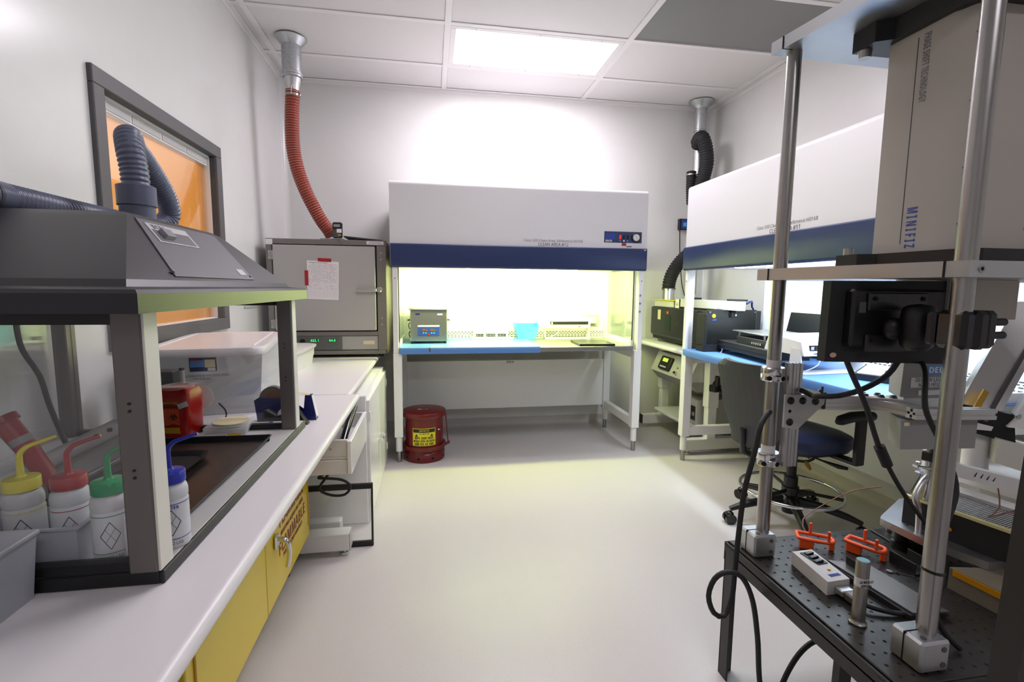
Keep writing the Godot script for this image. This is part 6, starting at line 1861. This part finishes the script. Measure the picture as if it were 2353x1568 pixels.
func table_top_things(Y: float) -> void:
	var y := Y + 0.001
	thing("switch_box", "white control box with three black rocker switches on the breadboard", "switch box", V(1.06, y, -1.13))
	var a := [V(1.038, y, -1.198), V(1.104, y, -1.200), V(1.092, y, -1.054), V(1.022, y, -1.05)]
	part("case", sh().hexa([a[0], a[1], a[2], a[3], a[0] + V(0, 0.038, 0), a[1] + V(0, 0.038, 0), a[2] + V(0, 0.038, 0), a[3] + V(0, 0.038, 0)]), "cuff_white")
	var q := Basis(V(0, 1, 0), 0.09)
	part("switch_plate", sh().obox(V(1.072, y + 0.039, -1.156), V(0.034, 0.003, 0.062), q), "black_plastic")
	for k in 3:
		part("rocker_switch", sh().obox(V(1.074 - 0.0018 * k, y + 0.042, -1.176 + 0.02 * k), V(0.026, 0.007, 0.013), q * Basis(V(0, 0, 1), 0.15), 0.002), "black_gloss")
	part("indicator", sh().cyl(V(1.069, y + 0.038, -1.098), V(1.069, y + 0.042, -1.098), 0.004, -1, 10), "brass")
	part("brand_plate", sh().obox(V(1.065, y + 0.0385, -1.075), V(0.034, 0.001, 0.010), q), "ink_blue")
	part("connector", sh().box(V(1.045, y + 0.006, -1.052), V(1.082, y + 0.024, -1.025), 0.003), "aluminium")
	part("connector_hood", sh().box(V(1.047, y + 0.004, -1.026), V(1.08, y + 0.026, -0.992), 0.004), "anodised")
	part("lead", sh().tube([V(1.064, y + 0.014, -0.995), V(1.08, y + 0.012, -0.975), V(1.12, y + 0.008, -0.955), V(1.18, y + 0.008, -0.94), V(1.25, y + 0.008, -0.93)], 0.006, 8, 0.02), "black_rubber")
	# steel gauge cylinder
	thing("gauge_cylinder", "upright steel cylinder with a teal top and a paper label on the breadboard", "gauge", V(1.0, y, -0.945))
	var c := V(1.012, y, -0.945)
	part("body", sh().lathe(c, V(0, 1, 0), [[0.0, 0.0], [0.019, 0.0], [0.019, 0.004], [0.0155, 0.008], [0.0145, 0.012], [0.0145, 0.16], [0.0135, 0.162]], 32), "steel")
	part("top_insert", sh().disc(c + V(0, 0.1615, 0), V(0, 1, 0), 0.0138, 28), "teal")
	part("label", sh().lathe(c + V(0, 0.098, 0), V(0, 1, 0), [[0.0148, 0.0], [0.0148, 0.022]], 32), "cuff_white")
	words("LB WEIGHT", c + V(-0.0015, 0.1135, 0.0151), V(1, 0, 0.1), V(0, 1, 0), 0.007, "ink", null, false, 0.7, 600)
	words("REPLICA", c + V(-0.0015, 0.1035, 0.0151), V(1, 0, 0.1), V(0, 1, 0), 0.007, "ink", null, false, 0.7, 600)
	orange_clip("orange printed clip with two upright pegs beside the switch box", V(1.178, y, -1.268), -32.0)
	orange_clip("orange printed clip with two upright pegs in front of the hex key", V(1.300, y, -1.208), -62.0)
	single("hex_key", "black hex key lying on the breadboard holes", "hex key", V(1.45, y, -1.3), sh().sweep([V(1.448, y + 0.003, -1.335), V(1.443, y + 0.003, -1.258), V(1.447, y + 0.003, -1.252), V(1.468, y + 0.003, -1.252)], 0.0028, 6), "black_plastic")
	for e in [V(1.505, y, -1.325), V(1.54, y, -1.325)]:
		single("knurled_screw", "small bright knurled screw standing near the back edge of the breadboard", "screw", e, sh().lathe(e, V(0, 1, 0), [[0.0, 0.0], [0.007, 0.0], [0.007, 0.009], [0.0085, 0.010], [0.0085, 0.017], [0.0, 0.018]], 16), "chrome", "knurled screws on the breadboard")
	# flat plate, black angle, channel
	thing("bright_plate", "brushed flat metal plate lying over a black rail on the breadboard", "plate", V(1.18, y, -1.03))
	part("plate", sh().hexa([V(1.135, y + 0.014, -1.175), V(1.235, y + 0.014, -1.13), V(1.25, y + 0.014, -0.925), V(1.155, y + 0.014, -0.935), V(1.135, y + 0.018, -1.175), V(1.235, y + 0.018, -1.13), V(1.25, y + 0.018, -0.925), V(1.155, y + 0.018, -0.935)]), "anodised")
	part("black_rail", sh().hexa([V(1.128, y, -1.178), V(1.225, y, -1.13), V(1.24, y, -0.925), V(1.145, y, -0.932), V(1.128, y + 0.0135, -1.178), V(1.225, y + 0.0135, -1.13), V(1.24, y + 0.0135, -0.925), V(1.145, y + 0.0135, -0.932)]), "black_matte")
	single("black_angle", "small black angle bracket standing on the bright metal plate", "bracket", V(1.19, y + 0.018, -1.13), sh().box(V(1.172, y + 0.0182, -1.15), V(1.205, y + 0.0212, -1.105), 0.001).box(V(1.172, y + 0.021, -1.15), V(1.175, y + 0.042, -1.105), 0.001), "black_matte")
	single("black_channel", "black U-shaped channel lying near the near steel post", "channel", V(1.37, y, -1.13), sh().box(V(1.34, y, -1.17), V(1.43, y + 0.004, -1.09), 0.001).box(V(1.34, y + 0.004, -1.17), V(1.344, y + 0.034, -1.09), 0.001).box(V(1.402, y + 0.004, -1.17), V(1.406, y + 0.034, -1.09), 0.001), "black_matte")
	single("spanner", "small bright spanner lying beside the black channel", "spanner", V(1.30, y, -1.10), sh().hexa([V(1.29, y, -1.115), V(1.335, y, -1.085), V(1.338, y, -1.089), V(1.293, y, -1.119), V(1.29, y + 0.003, -1.115), V(1.335, y + 0.003, -1.085), V(1.338, y + 0.003, -1.089), V(1.293, y + 0.003, -1.119)]).cyl(V(1.288, y, -1.119), V(1.288, y + 0.004, -1.119), 0.008, -1, 12), "chrome")
	single("sensor_lead", "thin brown sensor lead trailing over the breadboard edge", "cable", V(1.25, y, -1.3), sh().tube([V(1.185, y + 0.004, -1.28), V(1.188, y + 0.02, -1.32), V(1.21, y + 0.045, -1.36), V(1.30, y + 0.06, -1.40), V(1.42, y + 0.11, -1.40), V(1.50, y + 0.14, -1.36)], 0.0018, 6), "brown_wood")


func orange_clip(label: String, at: Vector3, yaw: float) -> void:
	turned("printed_clip", label, "clip", at, yaw)
	var s := sh()
	var h := 0.032
	var loop := [V(-0.05, h, -0.022), V(0.03, h, -0.022), V(0.045, h, -0.008), V(0.045, h, 0.008), V(0.03, h, 0.022), V(-0.04, h, 0.022), V(-0.05, h, 0.012), V(-0.05, h, -0.022)]
	s.sweep(s.smooth(loop, 0.006), 0.0055, 10)
	part("frame", s, "orange_print")
	part("peg", sh().cyl(V(-0.012, h, -0.022), V(-0.012, h + 0.036, -0.022), 0.0042, -1, 12), "orange_print")
	part("peg", sh().cyl(V(0.03, h, 0.022), V(0.03, h + 0.036, 0.022), 0.0042, -1, 12), "orange_print")
	part("foot_block", sh().box(V(-0.046, 0.0, 0.004), V(-0.008, h, 0.026), 0.003), "orange_print")
	part("foot_block", sh().box(V(0.036, 0.0, -0.008), V(0.05, h, 0.008), 0.003), "orange_print")


func stage_fixture(Y: float) -> void:
	# big metal stage to the right, partly out of frame
	var y := Y + 0.001
	thing("stage_base", "thick aluminium stage plate on round feet at the right of the breadboard", "stage", V(1.55, y, -1.2))
	var pp := [Vector2(1.40, -1.262), Vector2(1.415, -1.275), Vector2(1.60, -1.38), Vector2(1.63, -1.38), Vector2(1.63, -1.0), Vector2(1.46, -1.0), Vector2(1.41, -1.13)]
	part("plate", sh().prism(pp, V(0, 0.512, 0), V(1, 0, 0), V(0, 0, 1), -0.022), "aluminium_plate")
	for e in [[1.45, -1.23], [1.59, -1.04], [1.59, -1.305]]:
		part("foot", sh().lathe(V(e[0], y, e[1]), V(0, 1, 0), [[0.0, 0.0], [0.028, 0.0], [0.028, 0.02], [0.02, 0.024], [0.02, 0.048], [0.03, 0.05], [0.03, 0.061]], 24), "black_plastic")
	for e in [[1.44, -1.21], [1.47, -1.19], [1.50, -1.25]]:
		part("bolt_hole", sh().disc(V(e[0], 0.5345, e[1]), V(0, 1, 0), 0.005, 10), "void_black")
	part("grab_handle", sh().tube([V(1.436, 0.534, -1.17), V(1.436, 0.60, -1.175), V(1.425, 0.635, -1.18), V(1.44, 0.665, -1.185), V(1.462, 0.685, -1.19), V(1.48, 0.68, -1.195), V(1.48, 0.534, -1.2)], 0.009, 10, 0.012), "aluminium")
	part("pivot_block", sh().hexa([V(1.48, 0.60, -1.22), V(1.53, 0.60, -1.20), V(1.53, 0.60, -1.18), V(1.48, 0.60, -1.20), V(1.505, 0.70, -1.215), V(1.53, 0.70, -1.20), V(1.53, 0.70, -1.185), V(1.505, 0.70, -1.20)]), "aluminium")
	# black sample chamber with cream gasket and ribbed window
	thing("sample_chamber", "black rectangular sample chamber with a cream gasket and ribbed glass top", "chamber", V(1.55, 0.535, -1.1))
	var d := V(0.068, 0, 0.29)   # along the long side
	var e2 := V(0.22, 0, -0.055)
	var o := V(1.445, 0.535, -1.232)
	part("box", sh().hexa([o, o + d, o + d + e2, o + e2, o + V(0, 0.082, 0), o + d + V(0, 0.082, 0), o + d + e2 + V(0, 0.082, 0), o + e2 + V(0, 0.082, 0)]), "black_matte")
	var o2 := o + V(-0.003, 0.082, -0.003)
	part("gasket", sh().hexa([o2, o2 + d, o2 + d + e2 * 0.06, o2 + e2 * 0.06, o2 + V(0, 0.008, 0), o2 + d + V(0, 0.008, 0), o2 + d + e2 * 0.06 + V(0, 0.008, 0), o2 + e2 * 0.06 + V(0, 0.008, 0)]), "cream_strip")
	var rb := sh()
	for k in 34:
		var s0: Vector3 = o + V(0, 0.0825, 0) + d * (0.22 + 0.022 * k) + e2 * 0.10
		rb.sweep([s0, s0 + e2 * 0.62], 0.0022, 5)
	var ro := part("ribbed_window", rb, "aluminium")
	ro.set_meta("kind", "stuff")
	part("window_bezel", sh().hexa([o + e2 * 0.75 + V(0, 0.082, 0), o + e2 * 0.75 + d + V(0, 0.082, 0), o + e2 + d + V(0, 0.082, 0), o + e2 + V(0, 0.082, 0), o + e2 * 0.75 + V(0, 0.092, 0), o + e2 * 0.75 + d + V(0, 0.092, 0), o + e2 + d + V(0, 0.092, 0), o + e2 + V(0, 0.092, 0)]), "light_grey")
	part("brass_plug", sh().cyl(o + d * 0.42 + V(-0.001, 0.035, 0), o + d * 0.42 + V(-0.006, 0.035, 0), 0.006, -1, 12), "brass")
	for k in 2:
		part("sensor_wire", sh().tube([o + d * 0.6 + e2 * 0.3 + V(0, 0.084, 0), o + d * (0.62 + 0.1 * k) + e2 * 0.45 + V(0.0, 0.11, 0), o + d * (0.55 + 0.25 * k) + e2 * 0.6 + V(0, 0.15, 0)], 0.002, 6), "brown_wood")
	# cone and column on the chamber
	thing("column_clamp", "bright conical holder with a steel column and black clamp on the stage", "holder", V(1.475, 0.63, -1.20))
	var c := V(1.50, 0.627, -1.20)
	part("cone", sh().lathe(c, V(0, 1, 0), [[0.048, 0.0], [0.048, 0.004], [0.028, 0.062], [0.028, 0.07], [0.02, 0.07]], 10), "chrome")
	part("column", sh().cyl(c + V(0, 0.07, 0), c + V(0, 0.17, 0), 0.018), "steel")
	part("black_clamp", sh().obox(c + V(0.0, 0.132, 0.01), V(0.085, 0.03, 0.04), Basis(V(0, 1, 0), 0.2), 0.003), "black_plastic")
	part("clear_flange", sh().obox(c + V(0.0, 0.075, 0), V(0.075, 0.006, 0.06), Basis(V(0, 1, 0), 0.3), 0.002), "acrylic")
	part("bright_lug", sh().obox(c + V(-0.035, 0.095, 0.0), V(0.06, 0.008, 0.02), Basis(V(0, 0, 1), -0.2), 0.002), "chrome")
	for x in [-0.055, -0.02]:
		part("thumb_screw", sh().cyl(c + V(x, 0.10, 0), c + V(x, 0.113, 0), 0.006, -1, 10), "chrome")
	# hold-down clamp and the beige plinth
	thing("hold_down", "bronze-faced hold-down clamp on the breadboard beside the stage", "clamp", V(1.50, y, -1.25))
	part("body", sh().hexa([V(1.45, y, -1.252), V(1.57, y, -1.215), V(1.60, y, -1.245), V(1.49, y, -1.30), V(1.455, y + 0.026, -1.252), V(1.57, y + 0.026, -1.215), V(1.60, y + 0.026, -1.245), V(1.495, y + 0.026, -1.30)]), "anodised")
	part("face", sh().hexa([V(1.468, y + 0.026, -1.252), V(1.55, y + 0.026, -1.226), V(1.575, y + 0.026, -1.248), V(1.50, y + 0.026, -1.288), V(1.468, y + 0.028, -1.252), V(1.55, y + 0.028, -1.226), V(1.575, y + 0.028, -1.248), V(1.50, y + 0.028, -1.288)]), "brown_wood")
	part("bolt", sh().cyl(V(1.515, y + 0.028, -1.25), V(1.515, y + 0.034, -1.25), 0.009, -1, 12), "steel")
	thing("plinth", "beige plinth block with amber film band under the sample chamber", "block", V(1.5, y, -0.95))
	part("block", sh().hexa([V(1.375, y, -1.03), V(1.40, y, -0.79), V(1.62, y, -0.79), V(1.60, y, -0.985), V(1.375, y + 0.06, -1.03), V(1.40, y + 0.06, -0.79), V(1.62, y + 0.06, -0.79), V(1.60, y + 0.06, -0.985)]), "plinth_beige")
	part("film_band", sh().hexa([V(1.3735, y + 0.042, -1.02), V(1.396, y + 0.042, -0.80), V(1.40, y + 0.042, -0.80), V(1.378, y + 0.042, -1.02), V(1.3735, y + 0.058, -1.02), V(1.396, y + 0.058, -0.80), V(1.40, y + 0.058, -0.80), V(1.378, y + 0.058, -1.02)]), "amber_film")
	# dark upright of the neighbouring stand
	thing("dark_stand", "dark steel stand upright close beside the optical table", "stand", V(0.94, 0, -0.58))
	part("upright", sh().hexa([V(0.885, 0.0, -0.61), V(0.93, 0.0, -0.61), V(0.93, 0.0, -0.57), V(0.885, 0.0, -0.57), V(0.935, 1.02, -0.61), V(0.98, 1.02, -0.61), V(0.98, 1.02, -0.57), V(0.935, 1.02, -0.57)]), "frame_black")
	part("foot", sh().box(V(0.86, 0.0, -0.66), V(0.96, 0.012, -0.50), 0.002), "frame_black")


func microscope() -> void:
	thing("inclined_microscope", "white inspection microscope with an inclined slotted arm standing beyond the sample chamber", "microscope", V(1.85, 0, -1.35))
	part("pedestal", sh().box(V(1.93, 0.0, -1.38), V(2.06, 0.60, -1.26), 0.006), "powder_white")
	part("base_frame", sh().hexa([V(1.78, 0.60, -1.385), V(1.85, 0.60, -1.02), V(2.1, 0.60, -1.05), V(2.1, 0.60, -1.385), V(1.78, 0.64, -1.385), V(1.85, 0.64, -1.02), V(2.1, 0.64, -1.05), V(2.1, 0.64, -1.385)]), "powder_white")
	part("column", sh().lathe(V(1.83, 0.64, -1.33), V(0, 1, 0), [[0.04, 0], [0.036, 0.02], [0.036, 0.14], [0.028, 0.15], [0.0, 0.15]], 28), "powder_white")
	part("arm", sh().hexa([V(1.70, 0.80, -1.33), V(1.80, 0.80, -1.27), V(1.83, 0.80, -1.31), V(1.73, 0.80, -1.37), V(1.93, 1.22, -1.33), V(2.02, 1.22, -1.27), V(2.06, 1.22, -1.31), V(1.97, 1.22, -1.37)]), "aluminium")
	part("arm_groove", sh().hexa([V(1.775, 0.83, -1.277), V(1.785, 0.83, -1.272), V(1.79, 0.83, -1.277), V(1.78, 0.83, -1.282), V(1.985, 1.2, -1.283), V(1.995, 1.2, -1.277), V(2.0, 1.2, -1.282), V(1.99, 1.2, -1.288)]), "dark_grey")
	part("head_block", sh().hexa([V(1.725, 0.80, -1.33), V(1.86, 0.76, -1.24), V(1.90, 0.77, -1.27), V(1.78, 0.80, -1.37), V(1.735, 0.88, -1.33), V(1.84, 0.86, -1.24), V(1.87, 0.86, -1.27), V(1.77, 0.88, -1.37)]), "black_matte")
	part("light_bar", sh().hexa([V(1.80, 0.70, -1.25), V(2.05, 0.62, -1.15), V(2.08, 0.62, -1.2), V(1.84, 0.70, -1.30), V(1.80, 0.78, -1.25), V(2.05, 0.72, -1.15), V(2.08, 0.72, -1.2), V(1.84, 0.78, -1.30)]), "cover_white")
	part("amber_tape", sh().obox(V(1.765, 0.90, -1.285), V(0.025, 0.07, 0.004), Basis(V(0, 0, 1), -0.5)), "label_amber")
	part("red_knob", sh().ball(V(1.95, 0.955, -1.25), V(0.012, 0.012, 0.01), 14), "red_round")
	part("slide_rail", sh().hexa([V(1.82, 0.82, -1.24), V(1.86, 0.82, -1.21), V(1.88, 0.82, -1.24), V(1.84, 0.82, -1.27), V(2.03, 1.12, -1.24), V(2.07, 1.12, -1.21), V(2.09, 1.12, -1.24), V(2.05, 1.12, -1.27)]), "powder_white")
	for e in [V(1.83, 0.86, -1.225), V(1.73, 0.93, -1.32)]:
		part("bolt", sh().cyl(e, e + V(0, 0, 0.006), 0.009, -1, 14), "steel")
	part("stage_bar", sh().hexa([V(1.50, 0.715, -1.14), V(1.75, 0.66, -1.03), V(1.76, 0.66, -1.06), V(1.51, 0.715, -1.17), V(1.50, 0.752, -1.14), V(1.75, 0.70, -1.03), V(1.76, 0.70, -1.06), V(1.51, 0.752, -1.17)]), "powder_white")
	for k in 4:
		part("scale_mark", sh().obox(V(1.548 + 0.014 * k, 0.7255 - 0.003 * k, -1.118 + 0.006 * k), V(0.0016, 0.014, 0.002), Basis(V(0, 0, 1), -0.5)), "ink")


func _ready() -> void:
	materials()
	camera_and_light()
	room()
	hoods()
	left_benches()
	oven_corner()
	enclosure()
	bench_clutter()
	bench_twelve()
	laser_corner()
	chair()
	interferometer()
